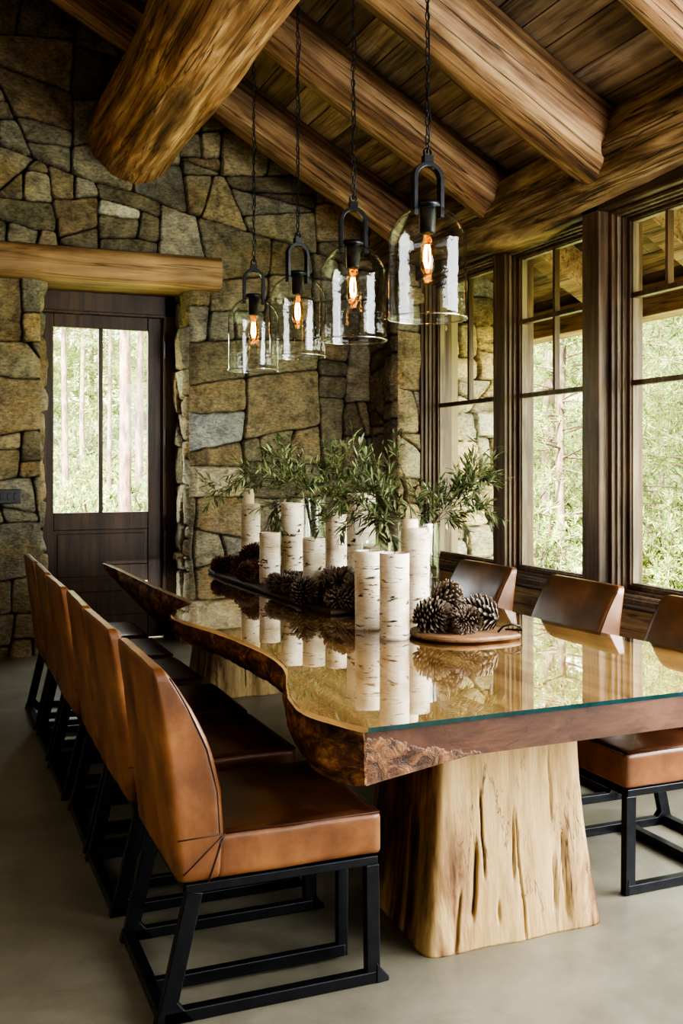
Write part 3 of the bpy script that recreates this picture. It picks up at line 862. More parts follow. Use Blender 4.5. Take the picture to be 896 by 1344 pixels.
# th = -pi/2 faces the viewer
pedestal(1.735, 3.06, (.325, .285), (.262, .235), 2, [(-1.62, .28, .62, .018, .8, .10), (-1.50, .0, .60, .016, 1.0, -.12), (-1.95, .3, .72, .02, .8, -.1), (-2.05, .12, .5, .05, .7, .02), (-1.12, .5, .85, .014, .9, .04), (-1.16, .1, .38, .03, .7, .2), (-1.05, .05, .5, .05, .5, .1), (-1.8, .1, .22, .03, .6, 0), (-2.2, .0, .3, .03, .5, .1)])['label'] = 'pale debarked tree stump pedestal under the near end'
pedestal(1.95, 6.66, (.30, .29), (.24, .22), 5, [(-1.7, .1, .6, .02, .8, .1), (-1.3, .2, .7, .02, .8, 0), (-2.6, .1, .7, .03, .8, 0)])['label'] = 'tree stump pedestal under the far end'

# ------------------------------------------------------------------ chairs
def rbox(sx, sy, sz, r, n=8):
    """rounded box grid centred at 0: returns verts, faces (numpy)"""
    m = bmesh.new(); bmesh.ops.create_cube(m, size=1.0)
    bmesh.ops.subdivide_edges(m, edges=m.edges[:], cuts=n*2-1, use_grid_fill=True)
    V = np.array([v.co[:] for v in m.verts]); F = [[v.index for v in f.verts] for f in m.faces]; m.free()
    # push grid lines towards the rim so the corners stay round
    V = np.sign(V)*.5*(1-(1-np.abs(V)*2)**1.8)
    P = V*np.array((sx, sy, sz)); inner = np.array((sx, sy, sz))/2-r
    Q = np.clip(P, -inner, inner); D = P-Q; L = np.linalg.norm(D, axis=1, keepdims=True)
    P = np.where(L > 1e-9, Q+D/np.maximum(L, 1e-9)*r, P)
    return P, F
BZ0, BZ1 = .372, .958
def back_map(P, jig=0):
    """unit-depth box (x in -.5..+.5, z 0..1) to the leaning, wedge-shaped backrest"""
    z = P[:, 2]; u = P[:, 0]+.5
    rear = -.284-.068*z
    front = np.interp(z, [0, .16, .26, .42, .62, .82, .93, 1.0], [-.16, -.152, -.154, -.160, -.190, -.248, -.288, -.318])
    x = rear+(front-rear)*u
    return np.stack([x, P[:, 1]*(1-.01*z), BZ0+(BZ1-BZ0)*z], 1)
def make_chair(style):
    root = empty('dining_chair')
    W = .57
    P, F = rbox(.13, W, BZ1-BZ0, .024, 10)
    P = np.stack([P[:, 0]/.13, P[:, 1], P[:, 2]/(BZ1-BZ0)+.5], 1)
    B = back_map(P)
    B[:, 0] += .006*np.cos(B[:, 1]/W*PI)*np.sin((B[:, 2]-BZ0)/(BZ1-BZ0)*PI)
    B += .004*np.stack([fbm(B[:, 0]*7, B[:, 1]*7, B[:, 2]*7, 3)]*3, 1)
    lb = M['leather'] if style == 'left' else M['leather_dark']
    back = np_mesh('backrest', B, F, lb, root)
    P, F = rbox(.50, W-.006, .128, .020, 10)
    up = np.clip((P[:, 2]+.064)/.128, 0, 1)
    P[:, 2] += up*.014*np.cos(np.clip(P[:, 0]/.5, -.5, .5)*PI)*np.cos(np.clip(P[:, 1]/W, -.5, .5)*PI)
    P += np.array((.067, 0, .435))
    P += .0035*np.stack([fbm(P[:, 0]*8+3, P[:, 1]*8, P[:, 2]*8, 3)]*3, 1)
    # side faces keep the lighter tan hide, the top is the darker polished one
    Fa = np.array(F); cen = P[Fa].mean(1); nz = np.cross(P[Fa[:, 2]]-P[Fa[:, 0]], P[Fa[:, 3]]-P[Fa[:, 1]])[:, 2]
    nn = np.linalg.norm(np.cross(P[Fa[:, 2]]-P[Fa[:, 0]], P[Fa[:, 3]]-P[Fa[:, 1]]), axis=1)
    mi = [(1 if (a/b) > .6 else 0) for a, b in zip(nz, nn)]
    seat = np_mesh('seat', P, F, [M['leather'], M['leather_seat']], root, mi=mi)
    # seams
    for sgn in (-1, 1):
        y = sgn*(W/2+.0005)
        zs = np.linspace(.22, .955, 16)
        fr = back_map(np.array([[.42, 0, z] for z in zs]))
        m = MB(); m.tube([(p[0]-.004, y*.993-sgn*.001, p[2]) for p in fr], .0025, 6)
        p0 = back_map(np.array([[-.5, 0, .20]]))[0]
        m.tube([(p0[0]+.012, y, p0[2]+.005), (-.16, y, .498), ], .0022, 6)
        m.tube([(-.155, y, .500), (-.20, y, .375)], .0022, 6)
        m.tube([(-.155, y, .497), (-.27, y, .40)], .0022, 6)
        m.build('seam', M['thread'], back, smooth=True)
        m = MB(); m.tube([(-.15, sgn*(W/2-.007), .4965), (.306, sgn*(W/2-.007), .4965)], .0024, 6); m.build('seam', M['thread'], seat, smooth=True)
    m = MB(); m.tube([(.3135, -.265, .492), (.3135, .265, .492)], .0022, 6); m.build('seam', M['thread'], seat, smooth=True)
    # iron base
    I = M['iron']; yb = .262; fx = .342 if style == 'left' else .315
    m = MB()
    for s_ in (-1, 1): m.bar((-.262, s_*yb, .357), (.305, s_*yb, .357), .03, .026)
    m.bar((-.25, -yb, .357), (-.25, yb, .357), .03, .024); m.bar((.292, -yb, .357), (.292, yb, .357), .03, .024)
    m.build('seat_frame', I, root, bevel=.003)
    for s_ in (-1, 1):
        m = MB(); m.bar((.288, s_*yb, .345), (.292, s_*yb, .012), .03, .042, up=(1, 0, 0))
        m.add([(.30, s_*yb-.018, .0), (.30, s_*yb+.018, .0), (.30, s_*yb-.018, .06), (.30, s_*yb+.018, .06), (fx, s_*yb-.014, .0), (fx, s_*yb+.014, .0), (fx, s_*yb-.012, .012), (fx, s_*yb+.012, .012)],
              [(0, 1, 3, 2), (4, 6, 7, 5), (0, 2, 6, 4), (1, 5, 7, 3), (2, 3, 7, 6), (0, 4, 5, 1)])
        m.build('leg', I, root, bevel=.003)
        m = MB(); m.bar((-.236, s_*yb, .348), (-.312, s_*yb, .02), .03, .046, up=(1, 0, 0))
        m.add([(-.345, s_*yb-.016, .0), (-.345, s_*yb+.016, .0), (-.335, s_*yb-.016, .035), (-.335, s_*yb+.016, .035), (-.235, s_*yb-.016, .0), (-.235, s_*yb+.016, .0), (-.285, s_*yb-.016, .06), (-.285, s_*yb+.016, .06)],
              [(0, 1, 3, 2), (4, 6, 7, 5), (0, 2, 6, 4), (1, 5, 7, 3), (2, 3, 7, 6), (0, 4, 5, 1)])
        m.build('leg', I, root, bevel=.003)
        m = MB(); m.bar((-.32, s_*yb, .018), (.30, s_*yb, .018), .032, .034); m.build('floor_rail', I, root, bevel=.003)
    if style == 'left':
        for s_ in (-1,):
            m = MB(); m.bar((-.31, s_*.10, .030), (.27, s_*.10, .030), .028, .036); m.build('floor_rail', I, root, bevel=.003)
            m = MB(); m.bar((.262, s_*.10, .35), (.262, s_*.10, .012), .026, .034, up=(1, 0, 0)); m.build('strut', I, root, bevel=.003)
        m = MB(); m.bar((-.318, -yb, .02), (-.318, yb, .02), .036, .034); m.build('crossbar', I, root, bevel=.003)
    else:
        for xx in (-.31, -.10):
            m = MB(); m.bar((xx, -yb, .020), (xx, yb, .020), .036, .034); m.build('crossbar', I, root, bevel=.003)
    return root
cl = make_chair('left')
LC = [(.905, 2.98, .0), (.90, 3.70, .01), (.905, 4.30, -.015), (.895, 4.98, .012), (.90, 5.64, -.01), (.90, 6.31, .0)]
lab = ['tan leather dining chair nearest the viewer on the left, its whole side in view',
       'tan leather dining chair on the left side directly behind the nearest one',
       'tan leather dining chair third from the viewer along the left side',
       'tan leather dining chair fourth from the viewer along the left side',
       'tan leather dining chair second from the door end of the left row, mostly hidden',
       'tan leather dining chair at the far end of the left row, next to the door']
for i, (x, y, r) in enumerate(LC):
    o = cl if i == 0 else copy_tree(cl)
    o.location = (x, y, 0); o.rotation_euler = (0, 0, r)
    tag(o, lab[i], 'chair', 'leather chairs along the left side of the table')
cr = make_chair('right')
RC = [(2.56, 3.20, PI+.01), (2.56, 4.06, PI-.01), (2.55, 4.95, PI+.015)]
lab = ['brown leather dining chair nearest on the right, its seat cut by the picture edge',
       'brown leather dining chair in the middle of the right side, below the thick window post',
       'brown leather dining chair farthest on the right side, beside the glass cylinder vase']
for i, (x, y, r) in enumerate(RC):
    o = cr if i == 0 else copy_tree(cr)
    o.location = (x, y, 0); o.rotation_euler = (0, 0, r)
    tag(o, lab[i], 'chair', 'leather chairs along the window side of the table')

# ------------------------------------------------------------------ pendants
def make_pendant():
    root = empty('pendant_lamp')         # origin at the rim centre of the dome
    r = .160; hgt = .47
    prof = [(r*1.01, 0), (r*1.015, .006), (r, .012)]
    prof += [(r, z) for z in np.linspace(.03, hgt-.16, 10)]
    for a in np.linspace(0, PI/2, 16)[1:]:
        prof.append((max(.012, r*math.cos(a)), hgt-.16+.155*math.sin(a)))
    d = MB().lathe(prof, 64).build('glass_shade', M['dome'], root, smooth=True)
    m = MB(); m.tube([(r*1.012*math.cos(t), r*1.012*math.sin(t), .003) for t in np.linspace(0, 2*PI, 64, endpoint=False)], .0045, 6, closed=True)
    m.build('rim', M['rim'], d, smooth=True)
    # iron stirrup
    m = MB(); hw = .060; zt = hgt+.225
    path = [(-hw, 0, hgt-.05), (-hw, 0, hgt+.06), (-hw, 0, hgt+.105)]
    path += [(-hw*math.cos(a), 0, hgt+.105+.06*math.sin(a)) for a in np.linspace(.2, PI-.2, 12)]
    path += [(hw, 0, hgt+.105), (hw, 0, hgt+.06), (hw, 0, hgt-.05)]
    # flat strap: sweep a rectangle
    V = []; Fc = []
    for i, p in enumerate(path):
        a = Vector(path[max(i-1, 0)]); b = Vector(path[min(i+1, len(path)-1)]); t = (b-a).normalized(); nrm = Vector((t.z, 0, -t.x))
        for ny, nn in ((-.018, -.009), (.018, -.009), (.018, .009), (-.018, .009)):
            q = Vector(p)+nrm*nn; V.append((q.x, ny, q.z))
    for i in range(len(path)-1):
        for k in range(4):
            k2 = (k+1) % 4; Fc.append((i*4+k, i*4+k2, (i+1)*4+k2, (i+1)*4+k))
    Fc += [(3, 2, 1, 0), tuple((len(path)-1)*4+k for k in range(4))]
    m.add(V, Fc)
    m.build('bracket', M['iron'], root, bevel=.002)
    m = MB(); m.box(-.02, .02, -.016, .016, hgt+.155, hgt+.20); m.tube([(.016*math.cos(t), 0, hgt+.213+.016*math.sin(t)) for t in np.linspace(0, 2*PI, 14, endpoint=False)], .005, 6, closed=True)
    m.build('hook', M['iron'], root)
    m = MB(); m.lathe([(.0, hgt+.012), (.05, hgt+.010), (.052, hgt-.006), (.034, hgt-.012), (.033, hgt-.115), (.026, hgt-.12), (.0, hgt-.12)], 28)
    so = m.build('socket', M['iron'], root, smooth=True)
    m = MB(); b0 = hgt-.12
    m.lathe([(.014, b0), (.016, b0-.015), (.026, b0-.05), (.031, b0-.09), (.031, b0-.125), (.024, b0-.152), (.012, b0-.166), (.0, b0-.17)], 24)
    bu = m.build('bulb', M['bulb'], so, smooth=True)
    m = MB()
    for k in range(5):
        a = 2*PI*k/5+.3; x, y = .013*math.cos(a), .013*math.sin(a)
        m.tube([(x*.6, y*.6, b0-.045), (x, y, b0-.07), (x*1.1, y*1.1, b0-.11), (x*.5, y*.5, b0-.14)], .0022, 5)
    m.build('filament', M['filament'], so, smooth=True)
    return root
P0 = make_pendant()
# chain + cord, cut to the roof height at x = 1.9
def chain_bm(z0, z1):
    m = MB(); ll = .046; n = int((z1-z0)/(ll-.010)); k = 0
    for k in range(n):
        z = z0+.018+k*(ll-.010); pts = []
        for t in np.linspace(0, 2*PI, 12, endpoint=False):
            a, b = .0085*math.cos(t), (ll/2-.003)*math.sin(t)*(1 if abs(math.sin(t)) < .8 else 1)
            pts.append((a, 0, z+b) if k % 2 else (0, a, z+b))
        m.tube(pts, .0028, 5, closed=True)
    pts = [(.012*math.sin(q*2.3)+.006, .010*math.cos(q*1.9), z0+q*(z1-z0)/16) for q in range(17)]
    m2 = MB(); m2.tube(pts, .0030, 6)
    return m, m2
zt = .47+.215
c1, c2 = chain_bm(zt, zr(1.9)+.2-2.10)
c1.build('chain', M['iron'], P0, smooth=True); c2.build('cord', M['iron'], P0, smooth=True)
PP = [(1.90, 3.75, 2.10, .25), (1.90, 4.54, 2.10, .1), (1.93, 5.42, 2.11, .4), (1.90, 6.16, 2.095, .15)]
lab = ['clear glass bell pendant lamp nearest the viewer, rightmost of the four',
       'clear glass bell pendant lamp second from the right in the row',
       'clear glass bell pendant lamp second from the left in the row',
       'clear glass bell pendant lamp farthest away, the leftmost of the four']
for i, (x, y, z, r) in enumerate(PP):
    o = P0 if i == 0 else copy_tree(P0)
    o.location = (x, y, z); o.rotation_euler = (0, 0, r-.25)
    tag(o, lab[i], 'pendant lamp', 'pendant lamps hanging over the table')

# ------------------------------------------------------------------ boards on the table
ZP = ZG+.024
def long_board():
    xs0 = [(1.74, 4.42), (1.715, 4.7), (1.70, 5.2), (1.685, 5.8), (1.68, 6.3), (1.70, 6.52)]
    pts = [p for p in catmull([(a, b, 0) for a, b in xs0], .06)]
    pts2 = [p for p in catmull([(2.36, 6.54, 0), (2.40, 5.9, 0), (2.38, 5.2, 0), (2.34, 4.7, 0), (2.28, 4.46, 0)], .06)]
    ring = pts+pts2; N = len(ring); m = MB()
    v = []
    for z, ins in ((ZG, .012), (ZG+.008, 0), (ZP-.006, 0), (ZP, .010)):
        for p in ring:
            cx, cy = 2.03, 5.45; dx, dy = p[0]-cx, p[1]-cy
            n = mn.noise(Vector((p[0]*14, p[1]*14, z*20)))*.006
            l = math.hypot(dx, dy); v.append((p[0]-dx/l*ins+n, p[1]-dy/l*ins, z))
    f = []
    for j in range(3):
        for i in range(N):
            i2 = (i+1) % N; f.append((j*N+i, j*N+i2, (j+1)*N+i2, (j+1)*N+i))
    f.append(tuple(range(N))[::-1]); f.append(tuple(3*N+i for i in range(N)))
    m.add(v, f)
    o = m.build('serving_board', M['darkboard'])
    bm = bmesh.new(); bm.from_mesh(o.data); bmesh.ops.recalc_face_normals(bm, faces=bm.faces); bm.to_mesh(o.data); bm.free()
    tag(o, 'long dark rough wooden board under the row of birch candles', 'serving board')
long_board()
def round_board(cx, cy):
    m = MB(); r = .205
    m.lathe([(0, 0), (r-.02, 0), (r-.004, .006), (r, .014), (r-.004, .022), (r-.02, .026), (0, .026)], 48)
    # shape it slightly oval with a short tab for the handle
    m.v = [(x*1.0+(.05 if x > .16 else 0)*max(0, 1-abs(y)*9), y*.98, z) for x, y, z in m.v]
    o = m.build('round_board', M['roundboard'], smooth=True, angle=math.radians(40)); o.location = (cx, cy, ZG+.001)
    tag(o, 'small round wooden board with loop handle holding pine cones', 'serving board')
    h = MB(); h.tube([(.165, -.02, .028), (.185, -.015, .05), (.215, .0, .058), (.245, .02, .05), (.25, .045, .03), (.215, .055, .028), (.18, .05, .028)], .0045, 6); h.build('handle', M['iron'], o, smooth=True)
    return o
rb = round_board(2.02, 3.70); rb.rotation_euler = (0, 0, -.75)

# ------------------------------------------------------------------ birch candles
def candle(x, y, z, r, h, label, top='wax', seed=0, inner=None, lean=0):
    root = empty('birch_candle', (x, y, z))
    n, nz = 40, 26; v = []; rg = random.Random(seed)
    V = []
    for j in range(nz):
        t = j/(nz-1)
        for k in range(n):
            a = 2*PI*k/n
            rr = r*(1+.03*mn.noise(Vector((math.cos(a)*1.3+seed, math.sin(a)*1.3, t*1.5)))+.012*mn.noise(Vector((math.cos(a)*4+seed, math.sin(a)*4, t*9))))
            V.append((rr*math.cos(a), rr*math.sin(a), t*h))
    rin = r*.94
    for k in range(n):
        a = 2*PI*k/n; V.append((rin*math.cos(a), rin*math.sin(a), h+.001))
    for k in range(n):
        a = 2*PI*k/n; V.append((rin*.98*math.cos(a), rin*.98*math.sin(a), h-.010))
    F = [(j*n+k, j*n+(k+1) % n, (j+1)*n+(k+1) % n, (j+1)*n+k) for j in range(nz+1) for k in range(n)]
    F.append(tuple(range(n))[::-1])
    bk = np_mesh('birch_sleeve', V, F, M['birch'], root)
    bk.rotation_euler = (0, 0, seed*1.7)
    m = MB(); m.lathe([(rin*.985, h-.04), (rin*.97, h-.008), (rin*.7, h-.012), (.004, h-.014), (0, h-.014)], 32); m.build('wax', M['wax'], root, smooth=True)
    if top == 'wick':
        m = MB(); m.tube([(0, 0, h-.014), (.001, .001, h-.002), (.004, .002, h+.008)], .0016, 6); m.build('wick', M['char'], root)
    tag(root, label, 'candle', 'birch bark candles on the table')
    return root
def votive(x, y, z, r, h, label):
    m = MB(); m.lathe([(0, 0), (r, 0), (r*1.01, .004), (r, h-.006), (r*.95, h), (r*.5, h-.004), (0, h-.005)], 28)
    o = m.build('wax_candle', M['wax'], smooth=True); o.location = (x, y, z)
    w = MB(); w.tube([(0, 0, h-.005), (.001, 0, h+.012)], .0015, 5); w.build('wick', M['char'], o)
    tag(o, label, 'candle', 'plain cream candles'); return o
F_, HZ_, H_ = 1340, 611, 1.5
PS = math.atan(543/1340); sP, cP = math.sin(PS), math.cos(PS)
def at(px, y):      # point of the table at distance y seen under image column px
    a = (px-448)/F_; return y*(sP+a*cP)/(cP-a*sP)
def topz(py, x, y): return H_-(py-HZ_)*(sP*x+cP*y)/F_
CD = [(329, 6.22, .060, 661, 'slim birch candle at the far left of the row, a plain cream candle on top'),
      (354, 5.60, .060, 699, 'short birch candle second from the left, in front of the tallest one'),
      (383.5, 5.72, .066, 660, 'tall birch candle third from the left, under the left bunch of leaves'),
      (412, 4.92, .058, 706, 'short birch candle with a flat cream top, behind the single upright pine cone'),
      (441.5, 5.30, .058, 675, 'birch candle between the short flat-topped one and the wide tall one'),
      (474, 4.86, .074, 648, 'wide tall birch candle behind the near pair, partly under the leaves'),
      (484.5, 4.00, .062, 723, 'left of the two birch candles standing nearest on the bare glass'),
      (517.5, 3.74, .060, 726, 'right of the two birch candles standing nearest on the bare glass'),
      (544.5, 4.18, .066, 692, 'tall birch candle beside the glass cylinder, with a small cream candle on top')]
for i, (px, y, r, py, lb) in enumerate(CD):
    x = at(px, y); zb = ZG if i in (6, 7, 8) else ZP
    candle(x, y, zb+.0005, r, topz(py, x, y)-zb, lb, 'wick' if i in (3, 6, 7) else 'wax', i+1)
x, y = at(324, 6.22), 6.22; votive(at(326, 6.22), 6.22, topz(661, x, y)-.003, .036, .10, 'plain cream candle on the slim birch candle at the far left')
x, y = at(538, 4.17), 4.17; votive(x, y, topz(692, x, y)-.004, .037, .042, 'low cream candle on the birch candle beside the glass cylinder')

# ------------------------------------------------------------------ glass vases
def vase(name, x, y, z, r, h, label, water=None):
    root = empty(name, (x, y, z))
    m = MB(); m.lathe([(0, .004), (r-.006, .004), (r, .012), (r, h), (r-.0035, h), (r-.0035, .018), (0, .016)], 48)
    v = m.build('glass_body', M['vase'], root, smooth=True, angle=math.radians(60))
    if water:
        m = MB(); m.lathe([(r-.005, .02), (r-.005, water), (0, water)], 40); m.build('water', M['water'], root, smooth=True)
    tag(root, label, 'vase'); return root
vase('cylinder_vase', at(550, 4.42), 4.42, ZG, .100, topz(686, at(550, 4.42), 4.42)-ZG, 'large clear glass cylinder vase holding the right bunch of leafy branches', .16)
xl, yl = at(411, 6.0), 6.0
vase('cylinder_vase', xl, yl, ZP, .075, topz(655, xl, yl)-ZP, 'clear glass cylinder vase holding the left bunch of leafy branches', .18)
xs, ys = at(494, 4.36), 4.36
vase('hurricane_glass', xs, ys, ZG, .078, topz(711, xs, ys)-ZG, 'low clear glass hurricane around a birch candle behind the near pair')
candle(xs, ys, ZG+.018, .062, topz(716, xs, ys)-ZG-.02, 'birch candle standing inside the low glass hurricane', 'wax', 15)

# ------------------------------------------------------------------ leafy branches
GRE = [lin(h) for h in ('#4d5a2a', '#5f6c35', '#3c4a24', '#6f7b45', '#7f8a52', '#2f3b1d', '#59652f')]
def leaf_into(m, p, d, up, L, w, col):
    d = d.normalized(); s = d.cross(up)
    if s.length < 1e-3: s = d.cross(Vector((1, 0, 0)))
    s.normalize(); n = s.cross(d)
    pr = [(0, 0), (.22, .75), (.5, 1), (.78, .62), (1, 0)]
    V = []; C = []
    for t, ww in pr:
        c = p+d*(L*t)-n*(L*.16*t*t)
        V += [c-s*(w*ww/2)+n*(w*.12*ww), c-n*(w*.10*ww), c+s*(w*ww/2)+n*(w*.12*ww)]
        C += [col, tuple(min(1, q*1.35) for q in col), col]
    F = []
    for i in range(4):
        a = i*3; F += [(a, a+1, a+4, a+3), (a+1, a+2, a+5, a+4)]
    m.add(V, F, 0, C)
def branch(base, mouth, az, el, L, droop, rg, label, group, dense=1.0, lf=(.045, .075), twigs=8, bare=.25, tone=1.0):
    root = empty('leafy_branch', base)
    st = MB(); lv = MB(); B = Vector(base)
    d = Vector((math.cos(az)*math.cos(el), math.sin(az)*math.cos(el), math.sin(el)))
    pts = [Vector(base), Vector(mouth)]; p = Vector(mouth); N = 12
    for i in range(N):
        d = (d+Vector((rg.uniform(-.12, .12), rg.uniform(-.12, .12), -droop/N+rg.uniform(-.08, .08)))).normalized()
        p = p+d*(L/N); pts.append(p.copy())
    st.tube([q-B for q in pts], .0022, 6, rads=[.0030*(1-.75*i/len(pts)) for i in range(len(pts))])
    def dress(pl, n0, n1):
        for i in range(n0, n1):
            for k in range(2):
                if rg.random() > dense: continue
                t = (pl[min(i+1, len(pl)-1)]-pl[max(i-1, 0)]).normalized()
                sd = t.cross(Vector((rg.uniform(-1, 1), rg.uniform(-1, 1), rg.uniform(-.4, 1)))).normalized()
                dd = t*rg.uniform(.5, 1.0)+sd*rg.uniform(.4, .95)
                c = rg.choice(GRE); g = rg.uniform(.7, 1.35)*tone
                leaf_into(lv, pl[i]-B, dd, Vector((rg.uniform(-.5, .5), rg.uniform(-.5, .5), 1)), rg.uniform(*lf), rg.uniform(.009, .015), tuple(min(1, q*g) for q in c))
    dress(pts, int(2+bare*N), len(pts)); 
    for k in range(twigs):
        i = rg.randint(int(2+bare*N*.7), len(pts)-2); t = (pts[i+1]-pts[i]).normalized()
        sd = t.cross(Vector((rg.uniform(-1, 1), rg.uniform(-1, 1), rg.uniform(-1, 1)))).normalized()
        td = (t*.7+sd*.8+Vector((0, 0, .15))).normalized(); tl = rg.uniform(.09, .19)*min(1, L/.4)
        q = pts[i].copy(); tp = [q.copy()]
        for j in range(7):
            td = (td+Vector((rg.uniform(-.15, .15), rg.uniform(-.15, .15), rg.uniform(-.15, .1)))).normalized(); q = q+td*(tl/7); tp.append(q.copy())
        st.tube([w-B for w in tp], .0013, 5); dress(tp, 1, len(tp))
        t2 = (tp[-1]-tp[-2]).normalized(); leaf_into(lv, tp[-1]-B, t2, Vector((0, 0, 1)), rg.uniform(*lf), .011, rg.choice(GRE))
    st.build('stem', M['twig'], root, smooth=True)
    lv.build('leaves', M['leaf'], root, smooth=True)
    tag(root, label, 'branch', group); return root
rg = random.Random(5)
vx, vy, vz = xl, yl, topz(655, xl, yl)
# view-right is about (.93,-.37); azimuths below are world angles
LB = [(PI*.93, .30, .62, .55), (PI*.80, .62, .44, .35), (PI*.62, .95, .40, .2), (PI*1.05, .62, .44, .5), (-.3, .75, .36, .4), (-.45, .35, .40, .6), (PI*1.3, .6, .36, .6), (PI*.3, 1.0, .40, .1),
      (PI*1.55, .6, .36, .9), (PI*1.0, 1.05, .42, .3), (-.2, .35, .33, 1.0), (PI*1.1, .25, .40, 1.0), (.1, 1.1, .38, .3)]
for i, (az, el, L, dr) in enumerate(LB):
    a = az; mo = (vx+.055*math.cos(a), vy+.055*math.sin(a), vz+.005); b = (vx-.03*math.cos(a), vy-.03*math.sin(a), ZP+.06)
    branch(b, mo, az, el, L, dr, rg, 'long leafy green branch arching far out to the left of the left vase' if i == 0 else 'narrow-leaved green branch in the dense left bunch behind the birch candles', 'branches in the left vase', dense=.92, twigs=11 if i else 8, bare=.25 if i else .45, tone=1.55)
vx, vy = at(550, 4.42), 4.42; vz = topz(686, vx, vy)
RB = [(-.35, .60, .34, .15), (-.15, .85, .34, .1), (PI*.9, .5, .36, .35), (PI*1.0, .85, .42, .1), (PI*.5, 1.25, .46, .0), (-.4, 1.0, .34, .1), (PI*1.2, .4, .34, .6), (PI*.75, 1.15, .48, .0), (PI*1.05, .7, .36, .3), (PI*.97, .30, .40, .5), (-.3, .45, .30, .1), (0, 1.25, .40, 0), (PI*.9, .95, .34, .2), (PI*1.4, .8, .28, .3)]
for i, (az, el, L, dr) in enumerate(RB):
    sparse = i in (3, 4, 7, 11)
    a = az; mo = (vx+.08*math.cos(a), vy+.08*math.sin(a), vz+.005); b = (vx-.04*math.cos(a), vy-.04*math.sin(a), ZG+.05)
    branch(b, mo, az, el, L, dr, rg, 'thin sparse upright branch with few leaves in the right vase' if sparse else 'dense dark green leafy branch in the right bunch in the large glass cylinder', 'sparse branches in the right vase' if sparse else 'leafy branches in the right vase', dense=.35 if sparse else .92, twigs=6 if sparse else 10, bare=.4 if sparse else .2, tone=1.0)

# ------------------------------------------------------------------ pine cones
def cone_mesh(seed, n=170, L=1.0, R=.42, red=0.0):
    rg = random.Random(seed); m = MB()
    core = [(max(.02, R*.55*math.sin(PI*min(1, .06+.94*t))**.7), t*L) for t in np.linspace(0, 1, 12)]
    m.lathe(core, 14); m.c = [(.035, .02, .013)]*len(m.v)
    for k in range(n):
        t = (k+.5)/n; a = k*2.39996+rg.uniform(-.16, .16); z = t*L
        rr = R*math.sin(PI*(.10+.86*t))**.75*(1.0-.25*t)
        d = Vector((math.cos(a), math.sin(a), .25+1.1*t*t)).normalized(); s = Vector((-math.sin(a), math.cos(a), 0)); up = s.cross(d)*-1
        b = Vector((math.cos(a)*rr*.35, math.sin(a)*rr*.35, z*.93)); tip = b+d*(rr*.80+rg.uniform(.10, .19))
        w = (.105*math.sin(PI*(.12+.8*t))**.6+.03)*rg.uniform(.85, 1.1); th = .03
        mid = b+d*(rr*.55)
        V = [b-s*w*.2, b+s*w*.2, mid+s*w*.42-up*th*.2, tip+s*w*.36, tip-s*w*.36, mid-s*w*.42-up*th*.2, mid+up*th, tip+up*th*1.2+d*.03]
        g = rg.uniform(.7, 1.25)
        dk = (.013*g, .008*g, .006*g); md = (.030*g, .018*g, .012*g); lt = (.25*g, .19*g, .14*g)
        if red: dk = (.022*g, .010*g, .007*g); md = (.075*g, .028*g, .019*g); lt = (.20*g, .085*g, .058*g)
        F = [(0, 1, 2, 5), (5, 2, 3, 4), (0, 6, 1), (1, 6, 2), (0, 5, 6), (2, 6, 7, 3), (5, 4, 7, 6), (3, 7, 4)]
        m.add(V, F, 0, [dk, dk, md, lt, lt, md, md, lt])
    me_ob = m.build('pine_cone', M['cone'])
    return me_ob
protos = [cone_mesh(1), cone_mesh(2, 160, 1.05, .46), cone_mesh(3, 170, .95, .45, red=1.0)]
used = [False]*3
def cone(kind, x, y, z, size, rx, rz, label, group):
    p = protos[kind]
    o = p if not used[kind] else p.copy()
    if used[kind]: COL.objects.link(o)
    used[kind] = True
    o.scale = (size,)*3; o.rotation_euler = (rx, 0, rz)
    # centre of the cone body sits at (x, y, z)
    mtx = Matrix.Rotation(rz, 3, 'Z') @ Matrix.Rotation(rx, 3, 'X')
    c = mtx @ Vector((0, 0, .5*size)); o.location = (x-c.x, y-c.y, z-c.z)
    tag(o, label, 'pine cone', group); return o
zt_ = ZG+.027
g = 'pine cones on the round board'
cone(0, 1.895, 3.70, zt_+.060, .145, 1.25, .4, 'big pine cone at the left front of the round board', g)
cone(1, 2.03, 3.83, zt_+.060, .145, 1.3, 2.4, 'big pine cone at the back of the round board', g)
cone(0, 2.00, 3.60, zt_+.052, .115, 1.5, -.9, 'pine cone at the front of the round board, in the middle', g)
cone(1, 2.115, 3.68, zt_+.058, .14, 1.35, -2.2, 'big pine cone at the right of the round board next to the handle', g)
cone(0, 1.97, 3.72, zt_+.135, .12, 1.1, 1.6, 'pine cone lying on top of the others on the round board', g)
g = 'dark pine cones heaped at the left end of the long board'
for (px, y, z, s) in ((289, 6.28, .045, .11), (303, 6.22, .05, .12), (318, 6.02, .055, .13), (331, 5.88, .05, .12), (327, 6.02, .125, .115), (334, 5.92, .15, .11), (322, 5.78, .05, .11)):
    cone(2, at(px, y), y, ZP+z, s, rg.uniform(1.0, 1.9), rg.uniform(0, 6), 'dark reddish pine cone heaped at the far left end of the long board', g)
cone(1, at(398, 4.72), 4.72, ZP+.052, .125, .5, .4, 'single round pine cone leaning on the short flat-topped birch candle', 'pine cones along the long board')
g = 'pine cones lying in front of the birch candles on the long board'
for (px, y, s) in ((362, 5.20, .10), (374, 5.12, .10), (385, 5.05, .10), (378, 5.32, .11), (392, 5.28, .10)):
    cone(rg.choice((0, 1)), at(px, y), y, ZP+.045, s, rg.uniform(1.1, 1.9), rg.uniform(0, 6), 'small pine cone lying at the foot of the left birch candles', g)
g = 'pine cones heaped beside the near pair of candles'
